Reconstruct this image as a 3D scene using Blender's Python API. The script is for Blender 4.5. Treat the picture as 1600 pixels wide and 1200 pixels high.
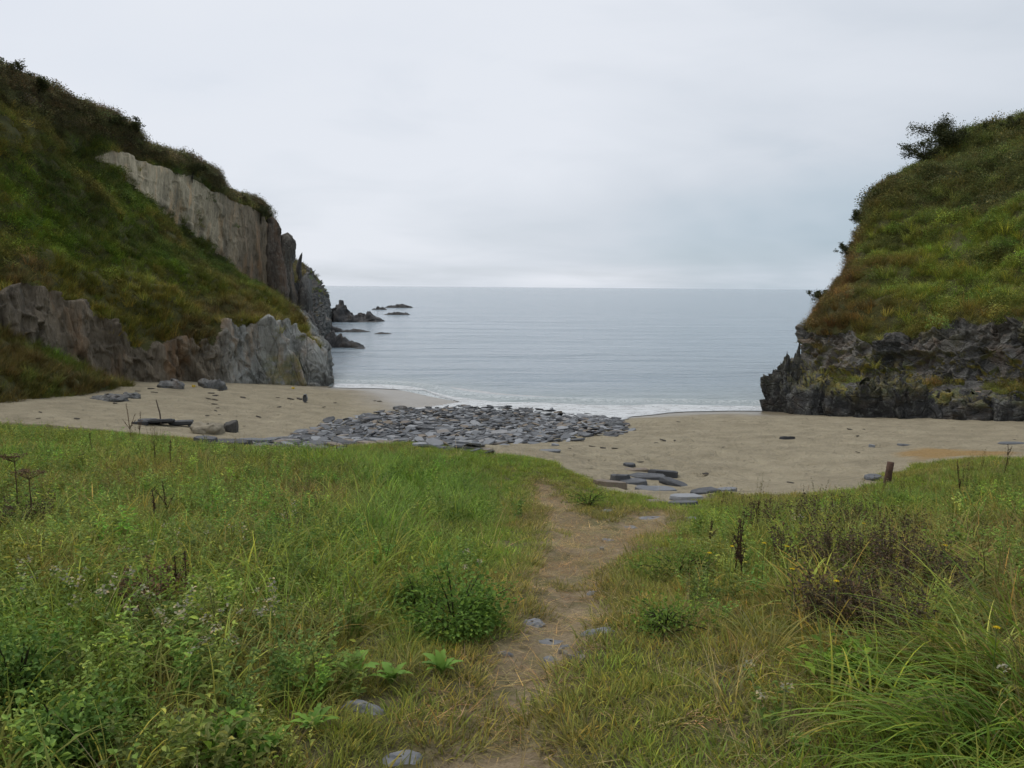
import bpy, math
import numpy as np
from mathutils import Matrix, Vector

# ------------------------------------------------------------------ camera, sky, light, exposure
S = bpy.context.scene
for _o in list(bpy.data.objects):
    bpy.data.objects.remove(_o)
COL = S.collection
F = 1250.0                                   # focal length in photograph pixels (1600 wide)
CAM = np.array([0.0, 0.0, 5.0])              # five metres above the sea
PITCH = math.atan((600 - 448.6) / F)
ROLL = math.radians(0.46)
FWD = np.array([0, math.cos(PITCH), -math.sin(PITCH)])
UP0 = np.array([0, math.sin(PITCH), math.cos(PITCH)])
RT0 = np.array([1.0, 0, 0])
RT = math.cos(ROLL) * RT0 + math.sin(ROLL) * UP0
UP = math.cos(ROLL) * UP0 - math.sin(ROLL) * RT0
cam = bpy.data.objects.new('camera', bpy.data.cameras.new('camera'))
COL.objects.link(cam)
cam.data.sensor_width = 36.0
cam.data.lens = F / 1600 * 36
cam.data.clip_start = 0.05
cam.data.clip_end = 60000
_m = Matrix.Identity(4)
for _i in range(3):
    _m[_i][0], _m[_i][1], _m[_i][2], _m[_i][3] = RT[_i], UP[_i], -FWD[_i], CAM[_i]
cam.matrix_world = _m
S.camera = cam

SUN_EL, SUN_AZ = math.radians(60), math.radians(-58)      # azimuth from +Y towards +X
SUN_DIR = np.array([math.sin(SUN_AZ) * math.cos(SUN_EL), math.cos(SUN_AZ) * math.cos(SUN_EL), math.sin(SUN_EL)])
world = bpy.data.worlds.new('World')
S.world = world
world.use_nodes = True
wt = world.node_tree
wt.nodes.clear()


def _n(t, kind, **kw):
    n = t.nodes.new(kind)
    for k, v in kw.items():
        setattr(n, k, v)
    return n


def _math(t, op, a, b=None, c=None, clamp=False):
    n = t.nodes.new('ShaderNodeMath')
    n.operation = op
    n.use_clamp = clamp
    for i, v in enumerate((a, b, c)):
        if v is None:
            continue
        if isinstance(v, (int, float)):
            n.inputs[i].default_value = v
        else:
            t.links.new(v, n.inputs[i])
    return n.outputs[0]


def _ramp(t, fac, stops, interp='LINEAR'):
    n = t.nodes.new('ShaderNodeValToRGB')
    n.color_ramp.interpolation = interp
    el = n.color_ramp.elements
    while len(el) < len(stops):
        el.new(0.5)
    for e, (p, c) in zip(el, stops):
        e.position = p
        e.color = (c, c, c, 1) if isinstance(c, (int, float)) else (*c, 1)
    t.links.new(fac, n.inputs[0])
    return n.outputs[0]


def _mix(t, fac, a, b, blend='MIX'):
    n = t.nodes.new('ShaderNodeMix')
    n.data_type = 'RGBA'
    n.blend_type = blend
    for sock, v in ((n.inputs[0], fac), (n.inputs[6], a), (n.inputs[7], b)):
        if isinstance(v, (int, float)):
            sock.default_value = v
        elif isinstance(v, tuple):
            sock.default_value = (*v, 1) if len(v) == 3 else v
        else:
            t.links.new(v, sock)
    return n.outputs[2]


def _noise(t, vec, scale, detail=4, rough=0.55, dist=0.0):
    n = t.nodes.new('ShaderNodeTexNoise')
    n.inputs['Scale'].default_value = scale
    n.inputs['Detail'].default_value = detail
    n.inputs['Roughness'].default_value = rough
    n.inputs['Distortion'].default_value = dist
    if vec is not None:
        t.links.new(vec, n.inputs['Vector'])
    return n.outputs[0]


sky = _n(wt, 'ShaderNodeTexSky', sky_type='NISHITA', sun_disc=False)
sky.sun_elevation = SUN_EL
sky.sun_rotation = SUN_AZ
tc = _n(wt, 'ShaderNodeTexCoord')
sep = _n(wt, 'ShaderNodeSeparateXYZ')
wt.links.new(tc.outputs['Generated'], sep.inputs[0])
dz = _math(wt, 'ADD', _math(wt, 'MAXIMUM', sep.outputs[2], 0.0), 0.16)
cmb = _n(wt, 'ShaderNodeCombineXYZ')
wt.links.new(_math(wt, 'DIVIDE', sep.outputs[0], dz), cmb.inputs[0])
wt.links.new(_math(wt, 'DIVIDE', sep.outputs[1], dz), cmb.inputs[1])
cl1 = _noise(wt, cmb.outputs[0], 0.42, 4, 0.5, 0.5)        # cloud deck seen in perspective
cl2 = _noise(wt, cmb.outputs[0], 1.3, 5, 0.55, 0.6)
cl = _math(wt, 'ADD', _math(wt, 'MULTIPLY', cl1, 0.8), _math(wt, 'MULTIPLY', cl2, 0.2))
dot = _n(wt, 'ShaderNodeVectorMath', operation='DOT_PRODUCT')
wt.links.new(tc.outputs['Generated'], dot.inputs[0])
dot.inputs[1].default_value = tuple(SUN_DIR)
glow = _math(wt, 'MULTIPLY_ADD', dot.outputs['Value'], 0.44, 0.0)
val = _math(wt, 'ADD', _math(wt, 'MULTIPLY_ADD', cl, 0.62, 0.145), glow)
az = _math(wt, 'ARCTAN2', sep.outputs[0], sep.outputs[1])


def sky_patch(a0, e0, wa, we, amp):
    da = _math(wt, 'DIVIDE', _math(wt, 'SUBTRACT', az, a0), wa)
    de = _math(wt, 'DIVIDE', _math(wt, 'SUBTRACT', sep.outputs[2], e0), we)
    r2 = _math(wt, 'ADD', _math(wt, 'MULTIPLY', da, da), _math(wt, 'MULTIPLY', de, de))
    g_ = _math(wt, 'EXPONENT', _math(wt, 'MULTIPLY', r2, -1.0))
    return _math(wt, 'MULTIPLY', _math(wt, 'MULTIPLY', g_, amp), _math(wt, 'ADD', cl2, 0.5))


# a thin bright gap low over the sea and a heavier blue-grey bank to its right
val = _math(wt, 'ADD', val, sky_patch(0.10, 0.012, 0.10, 0.012, 0.10))
val = _math(wt, 'ADD', val, sky_patch(0.34, 0.075, 0.30, 0.05, -0.085))
cloud = _ramp(wt, val, [(0.36, (0.43, 0.53, 0.62)), (0.45, (0.53, 0.61, 0.69)), (0.55, (0.65, 0.70, 0.77)), (0.67, (0.79, 0.825, 0.89))])
skys = _n(wt, 'ShaderNodeVectorMath', operation='SCALE')
wt.links.new(sky.outputs[0], skys.inputs[0])
skys.inputs['Scale'].default_value = 0.10
thick = _ramp(wt, cl, [(0.25, 0.80), (0.5, 0.97)])
both = _mix(wt, thick, skys.outputs[0], cloud)
bg = _n(wt, 'ShaderNodeBackground')
wt.links.new(both, bg.inputs[0])
bg.inputs[1].default_value = 1.0
wo = _n(wt, 'ShaderNodeOutputWorld')
wt.links.new(bg.outputs[0], wo.inputs[0])

sun = bpy.data.objects.new('sun', bpy.data.lights.new('sun', 'SUN'))
COL.objects.link(sun)
sun.data.energy = 1.25
sun.data.angle = math.radians(35)
sun.data.color = (1.0, 0.96, 0.90)
sun.rotation_euler = Vector(-SUN_DIR).to_track_quat('-Z', 'Y').to_euler()
S.view_settings.view_transform = 'Standard'
S.view_settings.look = 'None'
S.view_settings.exposure = 0.0
S.view_settings.gamma = 1.0
S.view_settings.use_curve_mapping = False
S.render.engine = 'CYCLES'
S.cycles.max_bounces = 4
S.cycles.diffuse_bounces = 2
S.cycles.glossy_bounces = 2
S.cycles.transmission_bounces = 2
S.cycles.use_adaptive_sampling = True
S.cycles.adaptive_threshold = 0.03

rng = np.random.default_rng(11)


# ------------------------------------------------------------------ projection helpers (photo pixel -> place)
def ray(px, py):
    px = np.asarray(px, float)
    py = np.asarray(py, float)
    d = FWD + ((px - 800) / F)[..., None] * RT + ((600 - py) / F)[..., None] * UP
    return d / d[..., 1:2]


def P(px, py, Y):
    return CAM + ray(px, py) * Y


def PZ(px, py, z):
    d = ray(px, py)
    return CAM + d * ((z - CAM[2]) / d[2])


def proj(p):
    q = p - CAM
    dep = q @ FWD
    return 800 + F * (q @ RT) / dep, 600 - F * (q @ UP) / dep


# ------------------------------------------------------------------ numpy noise
def _hash(ix, iy, iz, s):
    n = (ix * 374761393 + iy * 668265263 + iz * 1274126177 + s * 362437) & 0xffffffff
    n = ((n ^ (n >> 13)) * 1274126177) & 0xffffffff
    n = ((n ^ (n >> 16)) * 668265263) & 0xffffffff
    n = n ^ (n >> 15)
    return (n & 0xffffff) / float(0xffffff)


def vnoise(p, s=0):
    p = np.asarray(p, float)
    i = np.floor(p).astype(np.int64)
    f = p - i
    f = f * f * (3 - 2 * f)
    out = 0
    for dx in (0, 1):
        wx = f[..., 0] if dx else 1 - f[..., 0]
        for dy in (0, 1):
            wy = f[..., 1] if dy else 1 - f[..., 1]
            for dz_ in (0, 1):
                wz = f[..., 2] if dz_ else 1 - f[..., 2]
                out = out + wx * wy * wz * _hash(i[..., 0] + dx, i[..., 1] + dy, i[..., 2] + dz_, s)
    return out * 2 - 1


def fbm(p, octv=4, s=0, gain=0.5):
    a, tot, out = 1.0, 0.0, 0.0
    p = np.asarray(p, float)
    for o in range(octv):
        out = out + a * vnoise(p * (2.03 ** o) + 17.3 * o, s + o)
        tot += a
        a *= gain
    return out / tot


def xyz(x, y, z=None):
    x = np.asarray(x, float)
    return np.stack([x, np.asarray(y, float) + 0 * x, (0 * x if z is None else z + 0 * x)], -1)


def worley(p, s=0, box=False):
    p = np.asarray(p, float)
    i = np.floor(p).astype(np.int64)
    f1 = np.full(p.shape[:-1], 9.0)
    f2 = f1.copy()
    cid = np.zeros(p.shape[:-1])
    dl = np.zeros(p.shape)
    for dx in (-1, 0, 1):
        for dy in (-1, 0, 1):
            for dz_ in (-1, 0, 1):
                c = [i[..., 0] + dx, i[..., 1] + dy, i[..., 2] + dz_]
                q = np.stack([c[k] + _hash(c[0], c[1], c[2], s + 1 + k) for k in range(3)], -1)
                d = p - q
                r = np.abs(d).max(-1) if box else np.sqrt((d * d).sum(-1))
                near = r < f1
                f2 = np.where(near, f1, np.minimum(f2, r))
                cid = np.where(near, _hash(c[0], c[1], c[2], s + 9), cid)
                dl = np.where(near[..., None], d, dl)
                f1 = np.where(near, r, f1)
    return f1, f2, cid, dl


def smooth(a, b, x):
    t = np.clip((x - a) / (b - a), 0, 1)
    return t * t * (3 - 2 * t)


def blocky(p, s, tilt=0.5, box=False):
    """fractured-rock relief in about -1..1: every cell its own level and tilt, cracks between"""
    f1, f2, cid, dl = worley(p, s, box)
    tv = np.stack([np.sin(cid * 61.7), np.sin(cid * 97.1 + 2), np.sin(cid * 43.3 + 4)], -1)
    v = (cid * 2 - 1) + tilt * (dl * tv).sum(-1)
    return v * smooth(0.0, 0.09, f2 - f1) - 0.5 * (1 - smooth(0.0, 0.09, f2 - f1))


# ------------------------------------------------------------------ mesh helpers
def mesh_from(name, v, f, smoothit=False, mats=(), fl=None):
    me = bpy.data.meshes.new(name)
    v = np.asarray(v, np.float32)
    if fl is None and isinstance(f, np.ndarray) and f.ndim == 2:
        n, k = f.shape
        me.vertices.add(len(v))
        me.vertices.foreach_set('co', v.ravel())
        me.loops.add(n * k)
        me.loops.foreach_set('vertex_index', f.astype(np.int32).ravel())
        me.polygons.add(n)
        me.polygons.foreach_set('loop_start', np.arange(0, n * k, k, dtype=np.int32))
        me.update(calc_edges=True)
        me.validate()
    else:
        me.from_pydata([tuple(map(float, q)) for q in v], [], [tuple(int(i) for i in q) for q in f])
    if smoothit:
        me.polygons.foreach_set('use_smooth', np.ones(len(me.polygons), bool))
    for m in mats:
        me.materials.append(m)
    return me


def attr(me, name, vals, typ='FLOAT', dom='POINT'):
    a = me.attributes.new(name, typ, dom)
    vals = np.asarray(vals, np.float32)
    if typ == 'FLOAT_COLOR' and vals.shape[-1] == 3:
        vals = np.concatenate([vals, np.ones((len(vals), 1), np.float32)], 1)
    a.data.foreach_set({'FLOAT': 'value', 'INT': 'value', 'FLOAT_COLOR': 'color', 'FLOAT_VECTOR': 'vector'}[typ], vals.ravel())


def link(name, me, parent=None, loc=None, rot=None, scale=None, **props):
    o = bpy.data.objects.new(name, me)
    COL.objects.link(o)
    if parent is not None:
        o.parent = parent
    if loc is not None:
        o.location = tuple(map(float, loc))
    if rot is not None:
        o.rotation_euler = tuple(map(float, rot))
    if scale is not None:
        o.scale = (scale,) * 3 if isinstance(scale, (int, float)) else tuple(map(float, scale))
    for k, v in props.items():
        o[k] = v
    return o


def thing(name, label, cat, loc=(0, 0, 0), rot=(0, 0, 0), group=None):
    o = link(name, None, loc=loc, rot=rot, label=label, category=cat, kind='thing')
    if group:
        o['group'] = group
    return o


def tag(o, label, cat, group=None):
    o['label'] = label
    o['category'] = cat
    o['kind'] = 'thing'
    if group:
        o['group'] = group
    return o


def grid_faces(nu, nv):
    i = np.arange(nu - 1)[:, None] * nv + np.arange(nv - 1)[None, :]
    return np.stack([i, i + nv, i + nv + 1, i + 1], -1).reshape(-1, 4)


def submesh(name, v, f, keep, mats, attrs=(), smoothit=True):
    f = f[keep]
    used, inv = np.unique(f, return_inverse=True)
    me = mesh_from(name, v[used], inv.reshape(f.shape), smoothit, mats)
    for nm, vals, typ in attrs:
        attr(me, nm, vals[used], typ)
    return me


# ------------------------------------------------------------------ materials
def new_mat(name):
    m = bpy.data.materials.new(name)
    m.use_nodes = True
    t = m.node_tree
    t.nodes.clear()
    out = _n(t, 'ShaderNodeOutputMaterial')
    b = _n(t, 'ShaderNodeBsdfPrincipled')
    t.links.new(b.outputs[0], out.inputs[0])
    return m, t, b, out


def setc(t, sock, v):
    if isinstance(v, (int, float)):
        sock.default_value = v
    elif isinstance(v, tuple):
        sock.default_value = (*v, 1)
    else:
        t.links.new(v, sock)


def bump(t, b, h, dist, strength=1.0):
    n = _n(t, 'ShaderNodeBump')
    n.inputs['Distance'].default_value = dist
    n.inputs['Strength'].default_value = strength
    t.links.new(h, n.inputs['Height'])
    t.links.new(n.outputs[0], b.inputs['Normal'])


def pos(t, sx=1, sy=1, sz=1):
    g = _n(t, 'ShaderNodeNewGeometry')
    if (sx, sy, sz) == (1, 1, 1):
        return g.outputs['Position']
    m = _n(t, 'ShaderNodeVectorMath', operation='MULTIPLY')
    t.links.new(g.outputs['Position'], m.inputs[0])
    m.inputs[1].default_value = (sx, sy, sz)
    return m.outputs[0]


def attrn(t, name, typ='GEOMETRY'):
    a = _n(t, 'ShaderNodeAttribute', attribute_name=name, attribute_type=typ)
    return a


def leaf_mat(name, rough=0.55, transl=0.28, tinttype='INSTANCER', fixed=None):
    """foliage: the plant's own tint, varied leaf by leaf (attribute lv), a little light through the leaf"""
    m, t, b, out = new_mat(name)
    if fixed is None:
        c0 = attrn(t, 'tint', tinttype).outputs['Color']
    else:
        n = _n(t, 'ShaderNodeRGB')
        n.outputs[0].default_value = (*fixed, 1)
        c0 = n.outputs[0]
    lv = attrn(t, 'lv').outputs['Fac']
    k = _ramp(t, lv, [(0.0, (0.55, 0.60, 0.55)), (0.5, (1, 1, 1)), (0.85, (1.30, 1.22, 1.0)), (1.0, (1.9, 1.5, 1.15))])
    c = _mix(t, 1.0, c0, k, 'MULTIPLY')
    t.links.new(c, b.inputs['Base Color'])
    b.inputs['Roughness'].default_value = rough
    b.inputs['Specular IOR Level'].default_value = 0.12
    tr = _n(t, 'ShaderNodeBsdfTranslucent')
    t.links.new(c, tr.inputs[0])
    mx = _n(t, 'ShaderNodeMixShader')
    mx.inputs[0].default_value = transl
    t.links.new(b.outputs[0], mx.inputs[1])
    t.links.new(tr.outputs[0], mx.inputs[2])
    t.links.new(mx.outputs[0], out.inputs[0])
    return m


M_LEAF = leaf_mat('foliage')
M_LEAFO = leaf_mat('foliage_of_plant', tinttype='OBJECT')


def plain_mat(name, col, rough=0.8, var=0.35, scale=8.0, bumpd=0.01):
    m, t, b, out = new_mat(name)
    tc_ = _n(t, 'ShaderNodeTexCoord')
    n1 = _noise(t, tc_.outputs['Object'], scale, 5, 0.6)
    c = _ramp(t, n1, [(0.25, tuple(x * (1 - var) for x in col)), (0.5, col), (0.75, tuple(min(1, x * (1 + var)) for x in col))])
    t.links.new(c, b.inputs['Base Color'])
    b.inputs['Roughness'].default_value = rough
    bump(t, b, _noise(t, tc_.outputs['Object'], scale * 4, 5, 0.65), bumpd)
    return m


def rock_mat(name, strata=(1, 1, 0.24), lichen=0.5, yellow=0.0, rough=0.8, bd=0.06, fine=1.0):
    """rock: tone attribute (stone colour) with streaks, joints, pale and yellow lichen"""
    m, t, b, out = new_mat(name)
    tone = attrn(t, 'tone').outputs['Color']
    pp = pos(t)
    ps = pos(t, *strata)
    n1 = _noise(t, ps, 2.2 * fine, 6, 0.62, 0.3)
    n2 = _noise(t, ps, 9.0 * fine, 5, 0.65)
    v = _math(t, 'ADD', _math(t, 'MULTIPLY', n1, 0.6), _math(t, 'MULTIPLY', n2, 0.4))
    k = _ramp(t, v, [(0.30, 0.38), (0.45, 0.82), (0.56, 1.05), (0.72, 1.6)])
    c = _mix(t, 1.0, tone, k, 'MULTIPLY')
    wob = _n(t, 'ShaderNodeVectorMath', operation='MULTIPLY_ADD')
    nz = _n(t, 'ShaderNodeTexNoise')
    nz.inputs['Scale'].default_value = 1.7 * fine
    nz.inputs['Detail'].default_value = 3
    t.links.new(ps, nz.inputs['Vector'])
    t.links.new(nz.outputs['Color'], wob.inputs[0])
    wob.inputs[1].default_value = (0.16, 0.16, 0.16)
    t.links.new(ps, wob.inputs[2])
    crk = None
    for sc_, wd_ in ((1.3 * fine, 0.05), (3.6 * fine, 0.09)):
        vo = _n(t, 'ShaderNodeTexVoronoi', feature='DISTANCE_TO_EDGE')
        vo.inputs['Scale'].default_value = sc_
        t.links.new(wob.outputs[0], vo.inputs['Vector'])
        e_ = _ramp(t, vo.outputs['Distance'], [(0.0, 0.0), (wd_, 1.0)])
        crk = e_ if crk is None else _math(t, 'MULTIPLY', crk, _math(t, 'MULTIPLY_ADD', e_, 0.35, 0.65))
    # darker colour along the joints, weaker where the rock is sound
    crk = _math(t, 'MAXIMUM', crk, attrn(t, 'sound').outputs['Fac'])
    c = _mix(t, _math(t, 'MULTIPLY_ADD', crk, -0.34, 0.34), c, (0.030, 0.028, 0.022))
    stain = _ramp(t, _noise(t, pos(t, 1.0, 1.0, 0.22), 0.8, 6, 0.7, 0.6), [(0.36, 0.5), (0.50, 0.95), (0.62, 1.1)])
    c = _mix(t, 1.0, c, stain, 'MULTIPLY')
    rust = _ramp(t, _noise(t, ps, 1.1 * fine, 4, 0.6), [(0.52, 0.0), (0.68, 0.55)])
    c = _mix(t, rust, c, _mix(t, 1.0, tone, (1.25, 0.85, 0.55), 'MULTIPLY'))
    if lichen:
        la = _math(t, 'MULTIPLY', _ramp(t, _noise(t, pp, 5.0 * fine, 6, 0.72), [(0.53, 0.0), (0.60, 1.0)]), attrn(t, 'lich').outputs['Fac'])
        c = _mix(t, _math(t, 'MULTIPLY', la, lichen), c, (0.42, 0.43, 0.38))
    if yellow:
        ya = _math(t, 'MULTIPLY', _ramp(t, _noise(t, pp, 2.6 * fine, 6, 0.7), [(0.43, 0.0), (0.52, 1.0)]), attrn(t, 'yel').outputs['Fac'])
        yc = _mix(t, _ramp(t, _noise(t, pp, 3.0, 3), [(0.4, 0.0), (0.6, 1.0)]), (0.30, 0.24, 0.045), (0.15, 0.17, 0.045))
        c = _mix(t, _math(t, 'MULTIPLY', ya, yellow), c, yc)
    t.links.new(c, b.inputs['Base Color'])
    b.inputs['Roughness'].default_value = rough
    b.inputs['Specular IOR Level'].default_value = 0.35
    h = _math(t, 'ADD', _math(t, 'MULTIPLY', n1, 1.0), _math(t, 'MULTIPLY', n2, 0.5))
    h = _math(t, 'ADD', h, _math(t, 'MULTIPLY', _noise(t, pp, 26.0 * fine, 3, 0.7), 0.3))
    h = _math(t, 'ADD', h, _math(t, 'MULTIPLY', crk, 0.4))
    bump(t, b, h, bd * 2.2)
    return m


# ------------------------------------------------------------------ the lie of the land (thin-plate surface through measured points)
GC = []


def gp(px, py, z):
    GC.append(PZ(px, py, z))


for q in [(0, 0, 3.42), (0, 2.5, 3.38), (0.1, 4, 3.18), (0.4, 6, 2.84), (0.5, 8, 2.48), (0.6, 10.5, 2.08), (0.9, 12.5, 1.78), (1.8, 14, 1.52),
          (-3, 2.5, 3.50), (-2.4, 5.5, 3.02), (-6, 6, 3.0), (-6, 11.4, 2.3), (-9, 15.5, 1.98), (-3, 11.5, 2.2), (-12, 8, 2.9),
          (3, 2.5, 3.5), (4, 5.5, 3.02), (7, 6, 3.1), (3.9, 12, 1.86), (6.4, 13.4, 1.86), (8.6, 14, 2.02), (12, 13, 2.2), (12, 6, 3.2),
          (-30, 0, 4.5), (30, 0, 4.5), (0, -15, 4.4), (-30, -15, 5), (30, -15, 5), (-25, 15, 2.6), (26, 14, 2.4),
          (0, 50, -1.3), (-9, 55, -1.5), (12, 50, -1.3), (25, 45, -0.6), (-25, 60, -1), (0, 62, -2), (30, 60, -1.5), (-40, 40, 0.8), (40, 35, 0.6), (-30, 30, 1.5), (0, 38, -0.45), (6, 36.5, -0.3), (-4, 41, -0.35), (40, 60, -1.5), (-40, 60, -1)]:
    GC.append(np.array(q, float))
gp(100, 672, 1.76); gp(300, 692, 1.66); gp(640, 692, 1.80); gp(560, 697, 1.72); gp(430, 704, 1.62); gp(780, 712, 1.76); gp(900, 744, 1.66)
gp(100, 660, 1.55); gp(250, 662, 1.35); gp(60, 645, 1.65); gp(450, 650, 0.75); gp(600, 625, 0.2); gp(480, 606, 0.33)
gp(300, 603, 1.0); gp(180, 611, 1.3); gp(515, 604, 0.02); gp(620, 609, 0.0); gp(710, 629, 0.03); gp(690, 640, 0.05)
gp(420, 686, 1.12); gp(600, 690, 0.95); gp(700, 660, 0.28); gp(800, 640, -0.03); gp(880, 690, 0.95); gp(800, 690, 0.92); gp(900, 665, 0.35)
gp(1000, 720, 1.2); gp(1000, 655, 0.36); gp(1200, 645, 0.12); gp(1100, 641, 0.02); gp(1600, 660, 0.9); gp(1450, 690, 1.2); gp(1388, 752, 1.55)
gp(1000, 758, 1.42); gp(940, 735, 1.40); gp(1150, 760, 1.5); gp(860, 634, -0.06); gp(970, 648, -0.03); gp(1300, 700, 1.12); gp(1400, 655, 0.55); gp(920, 652, -0.02)
GC = np.array(GC)


def _tps(r2):
    return np.where(r2 > 1e-9, 0.5 * r2 * np.log(r2 + 1e-12), 0.0)


_n0 = len(GC)
_d2 = ((GC[:, None, :2] - GC[None, :, :2]) ** 2).sum(-1)
_A = np.zeros((_n0 + 3, _n0 + 3))
_A[:_n0, :_n0] = _tps(_d2) + np.eye(_n0) * 0.25
_A[:_n0, _n0] = 1
_A[:_n0, _n0 + 1:] = GC[:, :2]
_A[_n0:, :_n0] = _A[:_n0, _n0:].T
_W = np.linalg.solve(_A, np.concatenate([GC[:, 2], np.zeros(3)]))


def gz(x, y):
    x = np.asarray(x, float)
    y = np.asarray(y, float)
    sh = x.shape
    x = x.ravel()
    y = y.ravel()
    out = np.empty(len(x))
    for a in range(0, len(x), 20000):
        xa, ya = x[a:a + 20000], y[a:a + 20000]
        r2 = (xa[:, None] - GC[None, :, 0]) ** 2 + (ya[:, None] - GC[None, :, 1]) ** 2
        out[a:a + 20000] = _tps(r2) @ _W[:_n0] + _W[_n0] + xa * _W[_n0 + 1] + ya * _W[_n0 + 2]
    q = xyz(x, y)
    land = smooth(0.1, 0.5, out)
    out = out + land * (0.05 * fbm(q * 0.7, 3, 3) + 0.018 * fbm(q * 2.6, 3, 5))
    return out.reshape(sh)


_YS = np.concatenate([np.arange(1.6, 12, 0.04), np.arange(12, 48, 0.08)])


def G(px, py):
    """where the sight line through a photo pixel meets the ground"""
    p = P(px, py, 1.0) - CAM
    q = CAM + p[None, :] * _YS[:, None]
    h = q[:, 2] - gz(q[:, 0], q[:, 1])
    k = int(np.argmax(h < 0))
    if h[k] >= 0:
        k = len(h) - 1
    return q[k]


def gs(x, y):
    """ground surface with the hollow worn along the path"""
    x = np.asarray(x, float)
    y = np.asarray(y, float)
    sp = sdf(x.ravel(), y.ravel(), PATH) + 0.16 * fbm(xyz(x.ravel(), y.ravel()) * 2.0, 4, 22)
    return gz(x, y) - 0.05 * smooth(-0.1, 0.3, sp).reshape(x.shape)


def poly(pts):
    return np.array([G(*p)[:2] for p in pts])


def sdf(px_, py_, pl):
    """signed distance to a polygon, positive inside"""
    x = np.asarray(px_, float)
    y = np.asarray(py_, float)
    d = np.full(x.shape, 1e9)
    ins = np.zeros(x.shape, bool)
    n = len(pl)
    for i in range(n):
        a, b = pl[i], pl[(i + 1) % n]
        e = b - a
        wx, wy = x - a[0], y - a[1]
        t = np.clip((wx * e[0] + wy * e[1]) / (e @ e + 1e-12), 0, 1)
        d = np.minimum(d, np.hypot(wx - t * e[0], wy - t * e[1]))
        c = (a[1] > y) != (b[1] > y)
        xi = a[0] + (y - a[1]) / (b[1] - a[1] + 1e-12) * e[0]
        ins ^= c & (x < xi)
    return np.where(ins, d, -d)


MEADOW = np.concatenate([[[-34, -14], [-34, 15.5], [-17, 16.8]], poly([(10, 662), (60, 664), (180, 674), (270, 684), (400, 696)]),
                         poly([(480, 704), (560, 697), (640, 693), (720, 706), (800, 714), (860, 722), (900, 746), (945, 768), (1000, 776), (1060, 792), (1130, 772), (1200, 776), (1290, 772), (1380, 756), (1440, 728), (1520, 718), (1590, 719)]),
                         [[18, 13.8], [34, 13.5], [34, -14]]])
PATH = np.concatenate([[[-0.45, -14], [-0.35, 1.5]], poly([(690, 1195), (712, 1120), (772, 1050), (800, 990), (818, 930), (835, 880), (850, 830), (842, 790), (826, 752), (850, 750), (880, 775), (900, 800), (950, 815), (985, 800), (1050, 800), (1035, 830), (985, 855), (968, 885), (965, 930), (935, 1000), (870, 1060), (850, 1120), (862, 1195)]), [[0.35, 1.5], [0.45, -14]]])
TROD = poly([(560, 1195), (600, 1120), (700, 1040), (790, 930), (820, 850), (800, 770), (760, 740), (880, 735), (930, 790), (1130, 785), (1080, 840), (1000, 900), (985, 960), (1000, 1040), (1080, 1120), (1130, 1195)])
WASH = np.concatenate([poly([(700, 632), (640, 639), (690, 642), (760, 644), (840, 648), (900, 657), (960, 664), (990, 652), (1060, 645), (1200, 643)]), [[12.5, 33], [12.5, 36], [4, 35.6], [0, 37.2], [-5, 41.5], [-9.5, 42.5]], poly([(512, 606), (600, 608), (660, 613), (715, 629)])])
SLATE = poly([(396, 694), (470, 676), (560, 657), (630, 641), (700, 637), (780, 637), (860, 645), (930, 652), (970, 657), (925, 680), (850, 690), (760, 693), (720, 702), (640, 690), (540, 692), (500, 706), (430, 704)])
ORANGE = np.concatenate([poly([(1395, 707), (1440, 700), (1530, 703), (1595, 706), (1595, 713), (1510, 713), (1440, 720)])])

# ground grid: finer towards the viewer
ys = np.concatenate([np.linspace(-14, 1.4, 22), np.geomspace(1.5, 47, 400)[0:], np.linspace(48, 62, 10)])
xh = np.concatenate([np.arange(0, 5, 0.055), np.arange(5, 12, 0.085), np.arange(12, 24, 0.16), np.linspace(24, 42, 26)])
xs = np.concatenate([-xh[:0:-1], xh])
GX, GY = np.meshgrid(xs, ys, indexing='ij')
GZ = gz(GX, GY)
q3 = xyz(GX.ravel(), GY.ravel())
sd_m = sdf(GX.ravel(), GY.ravel(), MEADOW) + 0.25 * fbm(q3 * 1.3, 3, 21)
sd_p = sdf(GX.ravel(), GY.ravel(), PATH) + 0.16 * fbm(q3 * 2.0, 4, 22)
sd_t = sdf(GX.ravel(), GY.ravel(), TROD)
sd_o = sdf(GX.ravel(), GY.ravel(), ORANGE) + 0.5 * fbm(q3 * 1.2, 4, 25)
sand_amt = smooth(0.1, -0.25, sd_m)
zz = GZ.ravel()
# trampled dimples in the dry sand; a slight hollow along the trodden path
dry = smooth(0.12, 0.6, zz) * sand_amt
f1, f2, cid, dl = worley(q3 * 2.3, 31)
zz = zz - dry * 0.07 * (1 - smooth(0.0, 0.5, f1)) * (cid > 0.35) + dry * 0.02 * fbm(q3 * 4, 3, 33)
zz = zz - 0.05 * smooth(-0.1, 0.3, sd_p)
GV = np.stack([GX.ravel(), GY.ravel(), zz], -1)
GF = grid_faces(len(xs), len(ys))
wet = smooth(0.40, 0.10, zz + 0.12 * fbm(q3 * 0.5, 3, 35)) * sand_amt
g_attrs = [('sand', sand_amt, 'FLOAT'), ('path', smooth(-0.12, 0.12, sd_p), 'FLOAT'), ('wet', wet, 'FLOAT'), ('rusty', smooth(-0.2, 0.4, sd_o), 'FLOAT')]


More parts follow.
